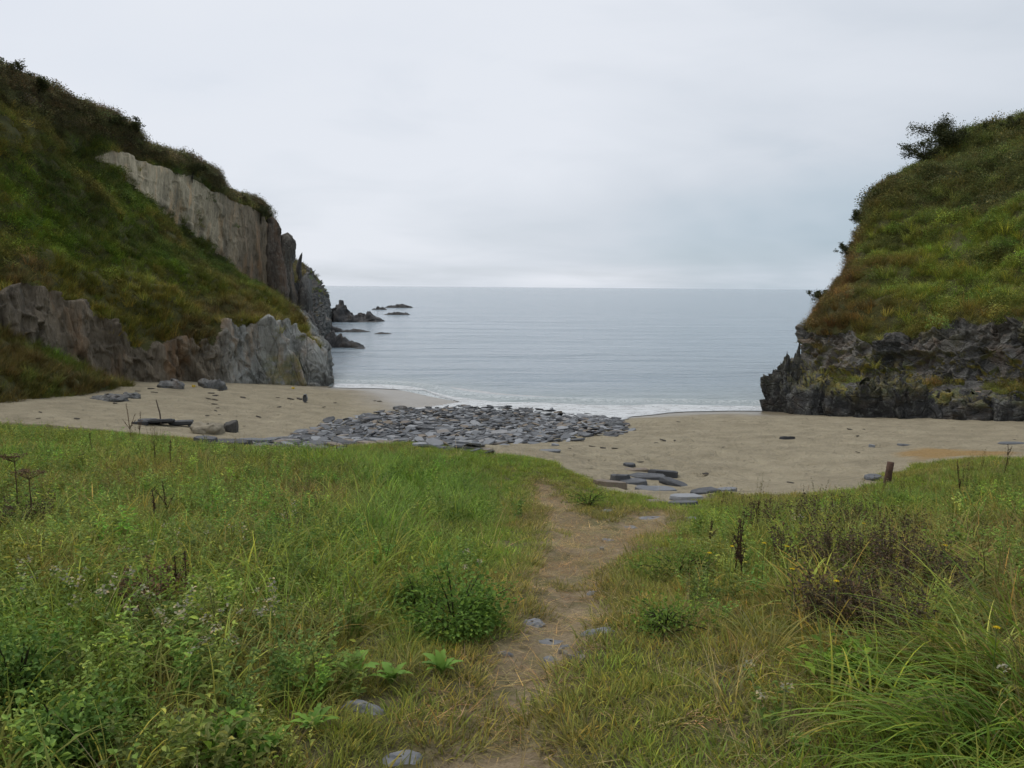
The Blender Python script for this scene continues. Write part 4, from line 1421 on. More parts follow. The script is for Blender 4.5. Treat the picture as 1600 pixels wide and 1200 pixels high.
def hill_cover(side, H):
    f = H['f']
    rf_, uf = H['r'][f].mean(1), H['u'][f].mean(1)
    ctr = H['v'][f].mean(1)
    ppx, ppy = proj(ctr)
    vis = (ppx > -260) & (ppx < 1860) & (ctr[:, 1] > 3) & (rf_ < 6.0) & (ctr[:, 2] > 0.3)
    vegf = H['fr'] <= 0.5
    # also a sprinkle of tufts in the seams of the rock
    seam = (~vegf) & (fbm(ctr * 0.9, 3, 101) > 0.22) & (H['n'][f[:, 0], 2] > 0.25) & (ctr[:, 2] > 1.6)
    p, fi = on_faces(H, vis & vegf, 15.0)
    p2, fi2 = on_faces(H, vis & seam, 5.0)
    p, fi = np.concatenate([p, p2]), np.concatenate([fi, fi2])
    n = len(p)
    r, u = H['r'][fi], H['u'][fi]
    n1 = fbm(p * 0.16, 3, 111)
    n2 = fbm(p * 0.45, 3, 112)
    n3 = fbm(p * 1.1, 2, 113)
    green = np.array([0.146, 0.213, 0.035])
    dkgreen = np.array([0.099, 0.132, 0.036])
    olive = np.array([0.180, 0.156, 0.050])
    brown = np.array([0.145, 0.128, 0.058])
    heath = np.array([0.108, 0.096, 0.054])
    if side == 'left':
        top = smooth(3.95, 4.35, r + 0.3 * n2 - 0.42 * smooth(4.6, 3.2, u))
        low = smooth(2.25, 1.45, r + 0.7 * n1 + 0.3 * n2)
        gr = smooth(-0.15, 0.25, n1 + 0.6 * n2)
        c = dkgreen[None] * (1 - gr[:, None]) + green[None] * gr[:, None]
        k = smooth(0.05, 0.4, n2 + 0.3 * n3)[:, None]
        c = c * (1 - 0.7 * k) + olive * 0.7 * k
        lowc = (olive * 0.55 + green * 0.35) * (1 - smooth(-0.2, 0.3, n2)[:, None]) + brown * smooth(-0.2, 0.3, n2)[:, None]
        c = c * (1 - low[:, None]) + lowc * low[:, None]
        c = c * (1 - top[:, None]) + (heath * 1.15 + 0.12 * dkgreen) * top[:, None]
        shrubby = np.clip(0.55 + 0.45 * top - 0.5 * low + 0.4 * n2, 0, 1)
        big = 1 + 0.2 * top
    else:
        px_, py_ = proj(p)
        up_ = smooth(4.45, 4.95, r + 0.5 * n2)
        gr = smooth(-0.2, 0.25, n1 + 0.5 * n2 + 0.25 * smooth(1350, 1550, px_) - 0.1)
        c = olive[None] * 0.85 * (1 - gr[:, None]) + green[None] * 1.25 * gr[:, None]
        k = smooth(0.1, 0.4, n2)[:, None]
        c = c * (1 - 0.7 * k) + dkgreen * 0.7 * k
        c = c * (1 - 0.6 * up_[:, None]) + (0.5 * heath + 0.5 * dkgreen) * 0.6 * up_[:, None]
        low = smooth(3.5, 3.1, r + 0.3 * n2)[:, None]
        c = c * (1 - 0.4 * low) + olive * 0.9 * 0.4 * low
        shrubby = np.clip(0.45 + 0.4 * up_ + 0.5 * n2, 0, 1)
        big = 1 + 0.3 * up_
    c = c * (np.array([1.22, 1.22, 1.25]) if side == 'left' else np.array([1.25, 1.10, 1.5]))
    c = jitter(c, n, 0.30, 0.09)
    issh = rng.random(n) < shrubby
    nrm = H['n'][fi]
    tilt = np.stack([-np.arcsin(np.clip(nrm[:, 1], -1, 1)) * 0.6, np.arcsin(np.clip(nrm[:, 0], -1, 1)) * 0.6, rng.uniform(0, 6.28, n)], -1)
    tilt[:, :2] *= 0.0
    sc = rng.uniform(0.5, 1.1, n) * big * np.where(rng.random(n) < 0.05, 1.35, 1.0)
    pp = p + nrm * 0.05
    scatter(side + '_hill_scrub', 'low dark scrub and bramble covering the %s hillside' % side, 'scrub', pp[issh], tilt[issh], sc[issh], c[issh], SCRUB)
    g_ = ~issh
    cg = c[g_] * np.array([1.25, 1.12, 1.0])
    scatter(side + '_hill_grass', 'rough tussocky grass covering the %s hillside' % side, 'grass', pp[g_], tilt[g_], sc[g_] * 1.05, cg, TUSS)


hill_cover('left', HL)
hill_cover('right', HR)

# ---- meadow cover
def wedge(n, y0, y1, side=3.2):
    y = np.sqrt(rng.uniform(y0 ** 2, y1 ** 2, n))
    x = rng.uniform(-1, 1, n) * (0.80 * y + side)
    return x, y


def wedge_n(dens, y0, y1, side=3.2):
    return int(dens * (0.80 * (y1 ** 2 - y0 ** 2) + 2 * side * (y1 - y0)))


def meadow_fields(x, y):
    q_ = xyz(x, y)
    sm = sdf(x, y, MEADOW) + 0.25 * fbm(q_ * 1.3, 3, 21)
    sp = sdf(x, y, PATH) + 0.16 * fbm(q_ * 2.0, 4, 22)
    st = sdf(x, y, TROD)
    px_, py_ = proj(np.stack([x, y, gz(x, y)], -1))
    return q_, sm, sp, st, px_, py_


C_GRASS = np.array([0.195, 0.267, 0.039])
C_LUSH = np.array([0.137, 0.254, 0.039])
C_OLIVE = np.array([0.246, 0.240, 0.053])
C_STRAW = np.array([0.34, 0.275, 0.135])
C_BROWN = np.array([0.185, 0.135, 0.066])
C_HERB = np.array([0.169, 0.263, 0.057])
C_HERB2 = np.array([0.221, 0.280, 0.068])

# short turf on the brow, along the path and in patches on it
TURF = [pack('turf', [blades(44, 0.085, (0.03, 0.085), 0.0052, (0.3, 1.1), (0.2, 1.2), 3, 700 + i)], M_LEAF) for i in range(6)]
x, y = wedge(wedge_n(130, 1.7, 17.5), 1.7, 17.5)
xa, ya = wedge(wedge_n(170, 1.7, 6.5), 1.7, 6.5)
x, y = np.concatenate([x, xa]), np.concatenate([y, ya])
q_, sm, sp, st, px_, py_ = meadow_fields(x, y)
patch = fbm(q_ * 1.7, 4, 131)
ok = (sm > -0.15) & ((sp < 0) | (patch > 0.17 + 0.5 * smooth(0.0, 0.35, sp)))
x, y, q_, sp, st, patch = x[ok], y[ok], q_[ok], sp[ok], st[ok], patch[ok]
n = len(x)
k = smooth(-0.2, 0.35, fbm(q_ * 0.8, 3, 132))[:, None]
c = C_OLIVE * (1 - k) + C_GRASS * 1.05 * k
wear = smooth(-0.35, 0.05, sp)[:, None] * 0.75
c = c * (1 - wear) + np.array([0.25, 0.215, 0.066]) * wear
z = gs(x, y)
scatter('turf', 'short worn turf along the footpath and under the meadow', 'turf', np.stack([x, y, z], -1), np.stack([0 * x, 0 * x, rng.uniform(0, 6.28, n)], -1), rng.uniform(0.7, 1.5, n) * (1 - 0.25 * smooth(-0.1, 0.2, sp)), jitter(c, n, 0.2, 0.08), TURF)

# dry thatch: flattened straw on the path and in the trodden margins
THATCH = [pack('thatch', [blades(26, 0.10, (0.04, 0.14), 0.0032, (1.25, 1.62), (0.0, 0.25), 2, 720 + i, az=(0, 9))], M_LEAF) for i in range(5)]
x, y = wedge(wedge_n(110, 1.7, 13.5), 1.7, 13.5)
q_, sm, sp, st, px_, py_ = meadow_fields(x, y)
pn = fbm(q_ * 1.1, 4, 141)
strawzone = smooth(1000, 1080, px_) * smooth(1330, 1230, px_) * smooth(930, 990, py_)
ok = (sm > 0) & ((rng.random(len(x)) < np.clip(smooth(-0.3, 0.05, sp) * 0.85 + smooth(0.0, 0.3, st) * smooth(-0.15, 0.25, pn) * 0.6 + strawzone * 0.6 + 0.12 * smooth(0.1, 0.4, pn), 0, 1)))
x, y, q_, pn = x[ok], y[ok], q_[ok], pn[ok]
n = len(x)
k = smooth(-0.3, 0.4, fbm(q_ * 3, 3, 142))[:, None]
c = C_BROWN * 1.5 * (1 - k) + C_STRAW * 1.0 * k
scatter('dry_thatch', 'flattened dry straw thatch on the footpath', 'thatch', np.stack([x, y, gs(x, y) + 0.018], -1), np.stack([0 * x, 0 * x, rng.uniform(0, 6.28, n)], -1), rng.uniform(0.7, 1.4, n), jitter(c, n, 0.25, 0.06), THATCH)

# meadow grass
MGRASS = [pack('meadow_grass', [blades(34, 0.08, (0.12, 0.36), 0.0068, (0.15, 0.95), (0.7, 2.2), 6, 740 + i)], M_LEAF) for i in range(8)]
x, y = wedge(wedge_n(60, 1.6, 17.5), 1.6, 17.5)
q_, sm, sp, st, px_, py_ = meadow_fields(x, y)
clump = fbm(q_ * 0.9, 4, 151)
hgt = smooth(0.12, 1.1, -sp) * (1 - 0.72 * smooth(-0.25, 0.25, st)) * (0.10 + 0.90 * smooth(0.3, 3.6, sm))
brow = smooth(13.0, 15.5, y) * (x < 3)
hgt = hgt * (1 - 0.45 * brow)
ok = (sm > 0) & (sp < -0.08) & (rng.random(len(x)) < 0.45 + 0.55 * smooth(-0.35, 0.25, clump)) & (hgt > 0.04)
x, y, q_, hgt, clump, px_, py_ = (a[ok] for a in (x, y, q_, hgt, clump, px_, py_))
n = len(x)
k1 = smooth(-0.25, 0.3, fbm(q_ * 0.55, 3, 152))[:, None]
k2 = smooth(0.12, 0.42, fbm(q_ * 0.9 + 9, 3, 153))[:, None]
c = C_GRASS * k1 + C_OLIVE * (1 - k1)
lush = (smooth(480, 620, px_) * smooth(860, 800, px_) * smooth(900, 820, py_))[:, None]
c = c * (1 - 0.75 * lush) + C_LUSH * 1.1 * 0.75 * lush
c = c * (1 - 0.65 * k2 * (1 - 0.8 * lush)) + np.array([0.25, 0.20, 0.075]) * 0.65 * k2 * (1 - 0.8 * lush)
stz = (smooth(990, 1060, px_) * smooth(1340, 1240, px_) * smooth(930, 985, py_) * smooth(-0.5, 0.1, fbm(q_ * 1.4, 3, 155)))[:, None]
c = c * (1 - 0.6 * stz) + np.array([0.30, 0.24, 0.115]) * 0.6 * stz
scatter('meadow_grass', 'long tangled green grass of the meadow', 'grass', np.stack([x, y, gs(x, y)], -1), np.stack([rng.normal(0, 0.15, n), rng.normal(0, 0.15, n), rng.uniform(0, 6.28, n)], -1), rng.uniform(0.65, 1.25, n) * (0.35 + 0.85 * hgt), jitter(c, n, 0.25, 0.10), MGRASS)

# dry bents among the grass
BENT = [pack('dry_bent', [blades(12, 0.07, (0.2, 0.5), 0.0032, (0.3, 1.4), (0.1, 1.2), 5, 760 + i)], M_LEAF) for i in range(6)]
x, y = wedge(wedge_n(13, 1.6, 15.5), 1.6, 15.5)
q_, sm, sp, st, px_, py_ = meadow_fields(x, y)
bn = fbm(q_ * 0.7, 3, 161)
sz = smooth(1000, 1080, px_) * smooth(1350, 1250, px_) * smooth(920, 980, py_)
ok = (sm > 0.3) & (sp < -0.35) & (rng.random(len(x)) < 0.25 + 0.6 * smooth(0.0, 0.35, bn) + 0.7 * sz)
x, y = x[ok], y[ok]
n = len(x)
scatter('dry_grass', 'pale dead grass stems standing and lying in the meadow', 'grass', np.stack([x, y, gs(x, y)], -1), np.stack([rng.normal(0, 0.2, n), rng.normal(0, 0.2, n), rng.uniform(0, 6.28, n)], -1), rng.uniform(0.6, 1.15, n), jitter(np.array([0.32, 0.265, 0.135]), n, 0.25, 0.08), BENT)

# leafy herbs
HERB = [pack('herb', herb(780 + i, [0.22, 0.3, 0.26][i % 3], 9, 16, [(0.015, 0.029), (0.02, 0.042)][i % 2], [0.6, 0.42][i % 2], 0.12), M_LEAF) for i in range(8)]
x, y = wedge(wedge_n(44, 1.6, 16.5), 1.6, 16.5)
q_, sm, sp, st, px_, py_ = meadow_fields(x, y)
hn = fbm(q_ * 0.8, 3, 171)
leftm = smooth(620, 420, px_)
rightm = smooth(950, 1000, px_) * smooth(1010, 930, py_)
prob = np.clip(0.18 + 0.55 * leftm + 0.45 * rightm + 0.9 * hn, 0.02, 1) * smooth(0.15, 0.6, -sp) * (1 - 0.8 * smooth(-0.1, 0.25, st))
ok = (sm > 0.5) & (rng.random(len(x)) < prob)
x, y, q_, px_, py_, sm = x[ok], y[ok], q_[ok], px_[ok], py_[ok], sm[ok]
n = len(x)
k1 = smooth(-0.25, 0.3, fbm(q_ * 0.7 + 4, 3, 172))[:, None]
c = (C_HERB * k1 + C_HERB2 * (1 - k1)) * 1.2
scatter('meadow_herbs', 'low leafy herbs growing through the meadow grass', 'herb', np.stack([x, y, gs(x, y)], -1), np.stack([rng.normal(0, 0.12, n), rng.normal(0, 0.12, n), rng.uniform(0, 6.28, n)], -1), rng.uniform(0.6, 1.25, n) * (0.35 + 0.65 * smooth(0.5, 3.2, sm)) * (1 + 0.08 * smooth(560, 300, px_)), jitter(c, n, 0.22, 0.10), HERB)

# ---- grassy bank below the left rocks
BANK = [[(-330, 680, 16.5), (-330, 560, 18.5), (-330, 470, 21)], [(-120, 668, 19), (-120, 580, 21), (-120, 490, 24)], [(0, 655, 21.0), (0, 590, 23), (0, 518, 26.2)],
        [(50, 643, 22.5), (55, 590, 24.5), (60, 545, 27.4)], [(110, 630, 24.5), (112, 597, 26.2), (115, 572, 28.6)], [(160, 618, 27), (165, 604, 28), (170, 596, 29.6)], [(205, 612, 29.0), (205, 609, 29.4), (205, 606, 30.4)]]
V, U, Rr = headland(BANK, 120, [30, 30])
V[:, 0, 2] += 0.6
N_ = grid_normals(V, -1)
v = V.reshape(-1, 3) + N_.reshape(-1, 3) * (0.15 * fbm(V.reshape(-1, 3) * 0.8, 3, 191))[:, None]
HB = dict(v=v, n=N_.reshape(-1, 3), f=grid_faces(*V.shape[:2])[:, ::-1], r=Rr.ravel(), u=U.ravel())
me = mesh_from('grass_bank', v, HB['f'], True, [plain_mat('bank_turf', (0.085, 0.082, 0.026), 0.95, 0.5, 1.5, 0.05)])
link('grass_bank', me, kind='structure')
p, fi = on_faces(HB, np.ones(len(HB['f']), bool), 22.0)
n = len(p)
kk = smooth(-0.2, 0.3, fbm(p * 0.5, 3, 192))[:, None]
c = np.array([0.125, 0.175, 0.032]) * kk + np.array([0.150, 0.125, 0.045]) * (1 - kk)
scatter('bank_grass', 'green and brown grass on the bank below the left rocks', 'grass', p, np.stack([0 * p[:, 0], 0 * p[:, 0], rng.uniform(0, 6.28, n)], -1), rng.uniform(0.5, 0.95, n), jitter(c, n, 0.22, 0.08), TUSS)


# ------------------------------------------------------------------ single plants
def part(name, me, parent, tint, **kw):
    o = link(name, me, parent=parent, **kw)
    o['tint'] = [float(q_) for q_ in tint]
    if name in ('seed_heads', 'flower_heads', 'stems', 'leafy_stems', 'blades', 'dead_blades'):
        o['kind'] = 'stuff'
    return o


def base_at(px, py, hpx):
    g = G(px, py)
    return np.array([g[0], g[1], float(gs(g[0], g[1]))]), hpx / F * g[1]


def dock_mesh(h, seed, br=3):
    """upright dead stem with short side branches; seed clusters crowded up it"""
    r = np.random.default_rng(seed)
    tubes, sb = [], []
    top = np.array([r.normal(0, 0.08) * h, r.normal(0, 0.05) * h, h])
    t = np.linspace(0, 1, 7)[:, None]
    main = t * top + np.sin(t * 3) * r.normal(0, 0.03, 3) * h * np.array([1, 1, 0])
    tubes.append(tube(main, np.linspace(0.006, 0.0025, 7), 4))
    lines = [(main, 0.35)]
    for k in range(br):
        i = r.integers(2, 5)
        d = rdir(r, 1, 0.7, 0.95)[0]
        ln = h * r.uniform(0.25, 0.45)
        q_ = main[i] + np.linspace(0, 1, 5)[:, None] * d * ln
        tubes.append(tube(q_, np.linspace(0.004, 0.002, 5), 4))
        lines.append((q_, 0.2))
    for ln, lo in lines:
        m = int(60 * np.linalg.norm(ln[-1] - ln[0]) / 0.3)
        tt = r.uniform(lo, 1.0, m) * (len(ln) - 1.001)
        i = tt.astype(int)
        sb.append(ln[i] + (ln[i + 1] - ln[i]) * (tt - i)[:, None] + r.normal(0, 0.006, (m, 3)))
    v, f = join(tubes)
    st = pack('stem', [(v, f, np.full(len(v), 0.4))], M_LEAFO)
    sb = np.concatenate(sb)
    return st, pack('seed_head', [leaves(sb, rdir(r, len(sb), -0.4, 0.9), 0.014, 0.011, seed)], M_LEAFO)


DEAD = (0.060, 0.036, 0.024)
for i, (px, py, hp, br, lab) in enumerate([
        (243, 838, 66, 2, 'dead brown dock stalk leaning left in the left meadow'),
        (263, 822, 62, 3, 'dead branching dock stalk right of the leaning one in the left meadow'),
        (241, 738, 44, 0, 'thin dark seed stalk nearer the sand in the left meadow'),
        (268, 738, 46, 0, 'thin dark seed stalk just right of its twin in the left meadow'),
        (146, 722, 40, 0, 'slim dark stalk among greenery below the left grass bank'),
        (205, 690, 52, 3, 'reddish dry stalk with umbel top at the edge of the left sand'),
        (216, 688, 40, 2, 'short reddish stalk at the edge of the left sand'),
        (296, 952, 84, 1, 'tall thin dead stem in the middle of the left meadow'),
        (270, 948, 72, 1, 'dead stem left of the tall thin one in the left meadow'),
        (1160, 918, 98, 4, 'tall dark dock stalk standing alone left of the dark thicket'),
        (1147, 905, 76, 2, 'shorter dark dock stalk beside the tall lone one'),
        (1105, 868, 52, 2, 'small dark dock stalk nearest the footpath on the right'),
        (1178, 850, 60, 2, 'dark stalk behind the lone tall dock on the right'),
        (1502, 785, 60, 1, 'thin dark stalk on the right-hand bank near the sand'),
        (1567, 745, 46, 1, 'slender bare stalk against the sand at the right edge')]):
    b, h = base_at(px, py, hp)
    h *= 1.15
    t_ = thing('dock_plant', lab, 'dead plant', b, group='dead dock stalks')
    st, sh = dock_mesh(h, 900 + i, br)
    part('stem', st, t_, (0.085, 0.050, 0.032))
    part('seed_head', sh, t_, DEAD if i not in (5, 6) else (0.13, 0.07, 0.04))

# flat brown umbels at the far left
for i, (px, py, hp, lab) in enumerate([(28, 815, 104, 'dead brown umbel with a flat head at the left edge'), (50, 838, 100, 'ragged dead umbel stalk right of the flat-headed one')]):
    b, h = base_at(px, py, hp)
    r = np.random.default_rng(930 + i)
    t_ = thing('umbel_plant', lab, 'dead plant', b)
    v, f = tube(np.array([[0, 0, 0], [0.01, 0, h * 0.5], [0.0, 0.01, h * 0.93]]), [0.008, 0.006, 0.004], 5)
    part('stem', pack('stem', [(v, f, np.full(len(v), 0.5))], M_LEAFO), t_, (0.11, 0.075, 0.045))
    hb, rays = [], []
    for k in range(16):
        a = r.uniform(0, 6.28)
        rr = r.uniform(0.02, 0.12)
        e = np.array([math.cos(a) * rr, math.sin(a) * rr, h * 0.93 + 0.06 + r.normal(0, 0.01)])
        rays.append(tube(np.array([[0, 0.01, h * 0.93], e]), [0.002, 0.0015], 3))
        hb.append(e + r.normal(0, [0.016, 0.016, 0.006], (14, 3)))
    v, f = join(rays)
    hb = np.concatenate(hb)
    part('flower_head', pack('flower_head', [(v, f, np.full(len(v), 0.4)), leaves(hb, rdir(r, len(hb), -0.1, 0.8), 0.018, 0.012, 3)], M_LEAFO), t_, (0.15, 0.10, 0.06))


# dark dead thicket on the right
def thicket_mesh(h, R, seed, stems=46):
    vb, fb, lb = blades(stems, R, (h * 0.6, h * 1.1), 0.006, (0.0, 0.35), (-0.2, 0.35), 5, seed)
    c = vb.reshape(stems, 6, 2, 3).mean(2)
    r = np.random.default_rng(seed)
    m = stems * 26
    k = r.integers(0, stems, m)
    tt = r.uniform(1.8, 4.999, m)
    i = tt.astype(int)
    p = c[k, i] + (c[k, i + 1] - c[k, i]) * (tt - i)[:, None] + r.normal(0, 0.012, (m, 3))
    return pack('stems', [(vb, fb, lb * 0.6)], M_LEAFO), pack('seed_heads', [leaves(p, rdir(r, m, -0.2, 1.0), 0.024, 0.012, seed + 1)], M_LEAFO)


for i, (px, py, hp, Rr_, lab) in enumerate([
        (1215, 835, 58, 0.30, 'dark dead flower clump at the far left of the thicket'),
        (1300, 835, 60, 0.35, 'dark dead clump at the back of the thicket near the sand'),
        (1265, 900, 80, 0.28, 'dark dead clump left of the thicket centre'),
        (1330, 920, 105, 0.28, 'tallest dark dead clump at the centre of the thicket'),
        (1395, 905, 90, 0.28, 'dark dead clump right of the thicket centre'),
        (1300, 985, 110, 0.20, 'dark dead clump at the lower left of the thicket'),
        (1365, 1000, 110, 0.20, 'nearest dark dead clump at the foot of the thicket'),
        (1440, 935, 80, 0.22, 'sparse dark clump at the right side of the thicket'),
        (1385, 840, 50, 0.35, 'low dark clump behind the right of the thicket'),
        (235, 985, 105, 0.12, 'brown withered clump in the middle of the left meadow'),
        (40, 835, 70, 0.22, 'dark withered clump under the dead umbels at the left edge')]):
    b, h = base_at(px, py, hp)
    t_ = thing('dead_clump', lab, 'dead plant', b, group='withered flower clumps')
    st, sh = thicket_mesh(h, Rr_, 950 + i, 44 if i < 9 else 30)
    part('stems', st, t_, (0.095, 0.072, 0.045))
    part('seed_heads', sh, t_, (0.105, 0.078, 0.052) if i != 9 else (0.15, 0.10, 0.055))


# leafy bush beside the path
def bush(px, py, hp, wpx, nleaf, leaf, tint, lab, seed, name='leafy_bush', cat='bush'):
    b, h = base_at(px, py, hp)
    R = wpx / F * b[1] / 2
    r = np.random.default_rng(seed)
    t_ = thing(name, lab, cat, b)
    tubes, tips = [], []
    for k in range(26):
        d = rdir(r, 1, 0.15, 1.0)[0]
        e = d * np.array([R * 1.1, R * 1.1, h]) * r.uniform(0.55, 1.1)
        e[2] = abs(e[2])
        tubes.append(tube(np.array([[0, 0, 0], e * 0.5 + [0, 0, 0.04], e]), [0.005, 0.004, 0.002], 4))
        tips.append(e)
    v, f = join(tubes)
    part('stems', pack('stems', [(v, f, np.full(len(v), 0.3))], M_LEAFO), t_, (0.06, 0.06, 0.03))
    tips = np.array(tips)
    k = r.integers(0, len(tips), nleaf)
    p = tips[k] * r.uniform(0.45, 1.05, (nleaf, 1)) + r.normal(0, 0.045, (nleaf, 3))
    p[:, 2] = np.abs(p[:, 2])
    L = r.uniform(*leaf, nleaf)
    part('foliage', pack('foliage', [leaves(p, p * [1, 1, 0.3] + r.normal(0, 0.12, (nleaf, 3)) + [0, 0, 0.06], L, L * 0.62, seed)], M_LEAFO), t_, tint)
    return t_


bush(712, 992, 120, 175, 3200, (0.014, 0.032), (0.135, 0.235, 0.045), 'dense fresh green leafy bush left of the footpath', 1001)
bush(650, 955, 62, 120, 1300, (0.014, 0.030), (0.145, 0.235, 0.045), 'smaller green bush behind the dense bush left of the footpath', 1002)
bush(1040, 990, 46, 130, 900, (0.014, 0.026), (0.15, 0.24, 0.045), 'low bright leafy bush at the right edge of the footpath', 1003)
bush(1060, 905, 42, 150, 1000, (0.015, 0.028), (0.145, 0.235, 0.045), 'green leafy bush higher up the right edge of the footpath', 1004)
bush(1310, 1075, 60, 95, 420, (0.025, 0.05), (0.18, 0.30, 0.045), 'yellow-green broad-leaved plant below the dark thicket', 1005)
bush(105, 1195, 120, 130, 1900, (0.014, 0.030), (0.135, 0.235, 0.05), 'feathery green plant in the bottom left corner', 1006)
bush(30, 1120, 140, 120, 1700, (0.012, 0.028), (0.13, 0.225, 0.05), 'tall feathery green plant at the left edge near the bottom', 1007)
bush(365, 1190, 48, 110, 380, (0.022, 0.045), (0.17, 0.30, 0.05), 'bright broad-leaved plant at the bottom left of centre', 1008)
bush(190, 1140, 52, 130, 900, (0.013, 0.028), (0.17, 0.265, 0.05), 'light green leafy plant near the bottom left', 1009)
bush(920, 792, 30, 80, 500, (0.015, 0.028), (0.14, 0.24, 0.04), 'small bright bush on the grass tongue left of the slab cluster', 1010)


# rosettes of broad leaves beside the path
def rosette_leaf(L, W, seed):
    r = np.random.default_rng(seed)
    t = np.linspace(0, 1, 10)
    w = W * np.sin(np.pi * np.clip(t * 0.92 + 0.06, 0, 1)) ** 0.7 * (1 + 0.28 * np.sin(t * 26 + r.uniform(0, 6)))
    w[0] = W * 0.12
    w[-1] = W * 0.08
    a = 1.1 - 1.35 * t
    x_ = np.cumsum(np.cos(a)) * L / 10
    z_ = np.cumsum(np.sin(a)) * L / 10
    l = np.stack([x_, w / 2, z_ + 0.15 * w], -1)
    m = np.stack([x_, 0 * x_, z_], -1)
    rt = np.stack([x_, -w / 2, z_ + 0.15 * w], -1)
    v = np.stack([l, m, rt], 1).reshape(-1, 3)
    i = np.arange(9)[:, None] * 3
    f = np.concatenate([np.concatenate([i, i + 1, i + 4, i + 3], 1), np.concatenate([i + 1, i + 2, i + 5, i + 4], 1)])
    me = mesh_from('leaf', v, f, True, [M_LEAFO])
    attr(me, 'lv', np.full(len(v), r.uniform(0.35, 0.75)))
    return me


RL = [rosette_leaf(1.0, [0.24, 0.3, 0.2][i % 3], 1020 + i) for i in range(5)]
for i, (px, py, wp, lab) in enumerate([
        (500, 1088, 80, 'bright leaf rosette just left of the long ridged stone'),
        (555, 1066, 100, 'large leaf rosette above the long ridged stone'),
        (612, 1078, 80, 'leaf rosette to the right above the long ridged stone'),
        (492, 1150, 76, 'leaf rosette below and left of the long ridged stone'),
        (540, 975, 70, 'upright leaf rosette in the grass left of the leafy bush'),
        (690, 1062, 80, 'low leaf rosette at the left margin of the footpath'),
        (430, 1185, 80, 'leaf rosette at the bottom edge left of the grey stones'),
        (1250, 1178, 60, 'small mint-green rosette at the bottom right of centre')]):
    b, L = base_at(px, py, wp * 0.62)
    r = np.random.default_rng(1040 + i)
    t_ = thing('rosette_plant', lab, 'leaf rosette', b, group='leaf rosettes beside the path')
    nl = 10
    for k in range(nl):
        part('leaf', RL[(i + k) % 5], t_, np.array([0.17, 0.30, 0.055]) * r.uniform(0.8, 1.2), rot=(0, -r.uniform(0.0, 0.55), k * 6.283 / nl + r.normal(0, 0.25)), scale=float(L * r.uniform(0.75, 1.15)))

# long-bladed tussocks at the lower right and elsewhere
for i, (px, py, Lb, nb, az, tint, lab) in enumerate([
        (1590, 1085, (0.4, 0.8), 170, (3.35, 0.35), (0.115, 0.185, 0.035), 'big arching grass tussock sweeping left at the lower right'),
        (1595, 1180, (0.35, 0.7), 150, (3.4, 0.4), (0.105, 0.185, 0.035), 'arching grass tussock in the bottom right corner'),
        (1500, 1185, (0.35, 0.65), 130, (3.35, 0.4), (0.12, 0.19, 0.04), 'arching grass tussock at the bottom edge left of the corner'),
        (1480, 1065, (0.35, 0.65), 120, (3.4, 0.4), (0.13, 0.185, 0.045), 'pale arching tussock below the dark thicket'),
        (1585, 1000, (0.35, 0.65), 120, (3.2, 0.5), (0.13, 0.19, 0.045), 'tall grass tussock at the right edge above the corner'),
        (1540, 920, (0.3, 0.55), 120, (3.0, 0.7), (0.13, 0.195, 0.045), 'tall grass tussock right of the dark thicket'),
        (340, 775, (0.3, 0.55), 130, (3.0, 0.9), (0.10, 0.185, 0.04), 'bright arching tussock in the far left meadow'),
        (410, 930, (0.3, 0.5), 110, (3.0, 0.9), (0.17, 0.22, 0.04), 'yellow-green arching tussock in the middle of the left meadow'),
        (570, 760, (0.3, 0.5), 120, (0.2, 0.9), (0.11, 0.18, 0.05), 'dark swirling tussock near the left brow'),
        (150, 810, (0.3, 0.5), 100, (2.9, 0.7), (0.22, 0.20, 0.08), 'straw-coloured tussock beside the withered clump on the left')]):
    b, _h = base_at(px, py, 10)
    t_ = thing('grass_tussock', lab, 'grass tussock', b, group='large arching grass tussocks')
    part('blades', pack('blades', [blades(int(nb * 0.7), 0.2, Lb, 0.0145, (0.5, 1.2), (0.5, 1.3), 7, 1060 + i, az=az)], M_LEAFO), t_, np.array(tint) * np.array([1.55, 1.5, 1.2]))
    part('dead_blades', pack('dead_blades', [blades(nb // 5, 0.14, Lb, 0.005, (0.3, 1.0), (0.5, 1.4), 6, 1080 + i, az=az)], M_LEAFO), t_, (0.30, 0.24, 0.12))

# pale flower heads
r = np.random.default_rng(5)
FH = []
for i in range(4):
    a, hd = herb(1100 + i, 0.28, 6, 14, (0.022, 0.042), 0.5, 0.12, 3)
    FH.append((pack('leafy_stems', a, M_LEAFO), pack('flower_heads', [hd], M_LEAFO)))
white = [(270, 1010), (300, 1040), (330, 1030), (395, 1015), (425, 1020), (352, 1060), (240, 1040), (205, 1010), (300, 880), (275, 870), (210, 900), (120, 950), (370, 880), (170, 1000), (345, 985), (420, 990), (60, 960), (20, 950), (1200, 1150), (1590, 1170), (1240, 850), (1290, 830), (740, 925), (320, 1090), (455, 840), (90, 1000)]
for i, (px, py) in enumerate(white):
    g = G(px, py)
    side = 'left' if px < 800 else 'right'
    t_ = thing('white_flower', 'pale-headed wildflower in the %s meadow' % side, 'wildflower', (g[0], g[1], float(gs(g[0], g[1]))), rot=(0, 0, r.uniform(0, 6)), group='pale wildflowers in the %s meadow' % side)
    sc = float(r.uniform(0.8, 1.15))
    t_.scale = (sc, sc, sc)
    a, hd = FH[i % 4]
    part('leafy_stems', a, t_, (0.17, 0.25, 0.06))
    part('flower_heads', hd, t_, (0.40, 0.375, 0.27))
yellow = [(1140, 905), (1225, 905), (1105, 922), (1232, 958), (1470, 908), (1345, 850), (1300, 985), (1545, 1090), (1190, 898)]
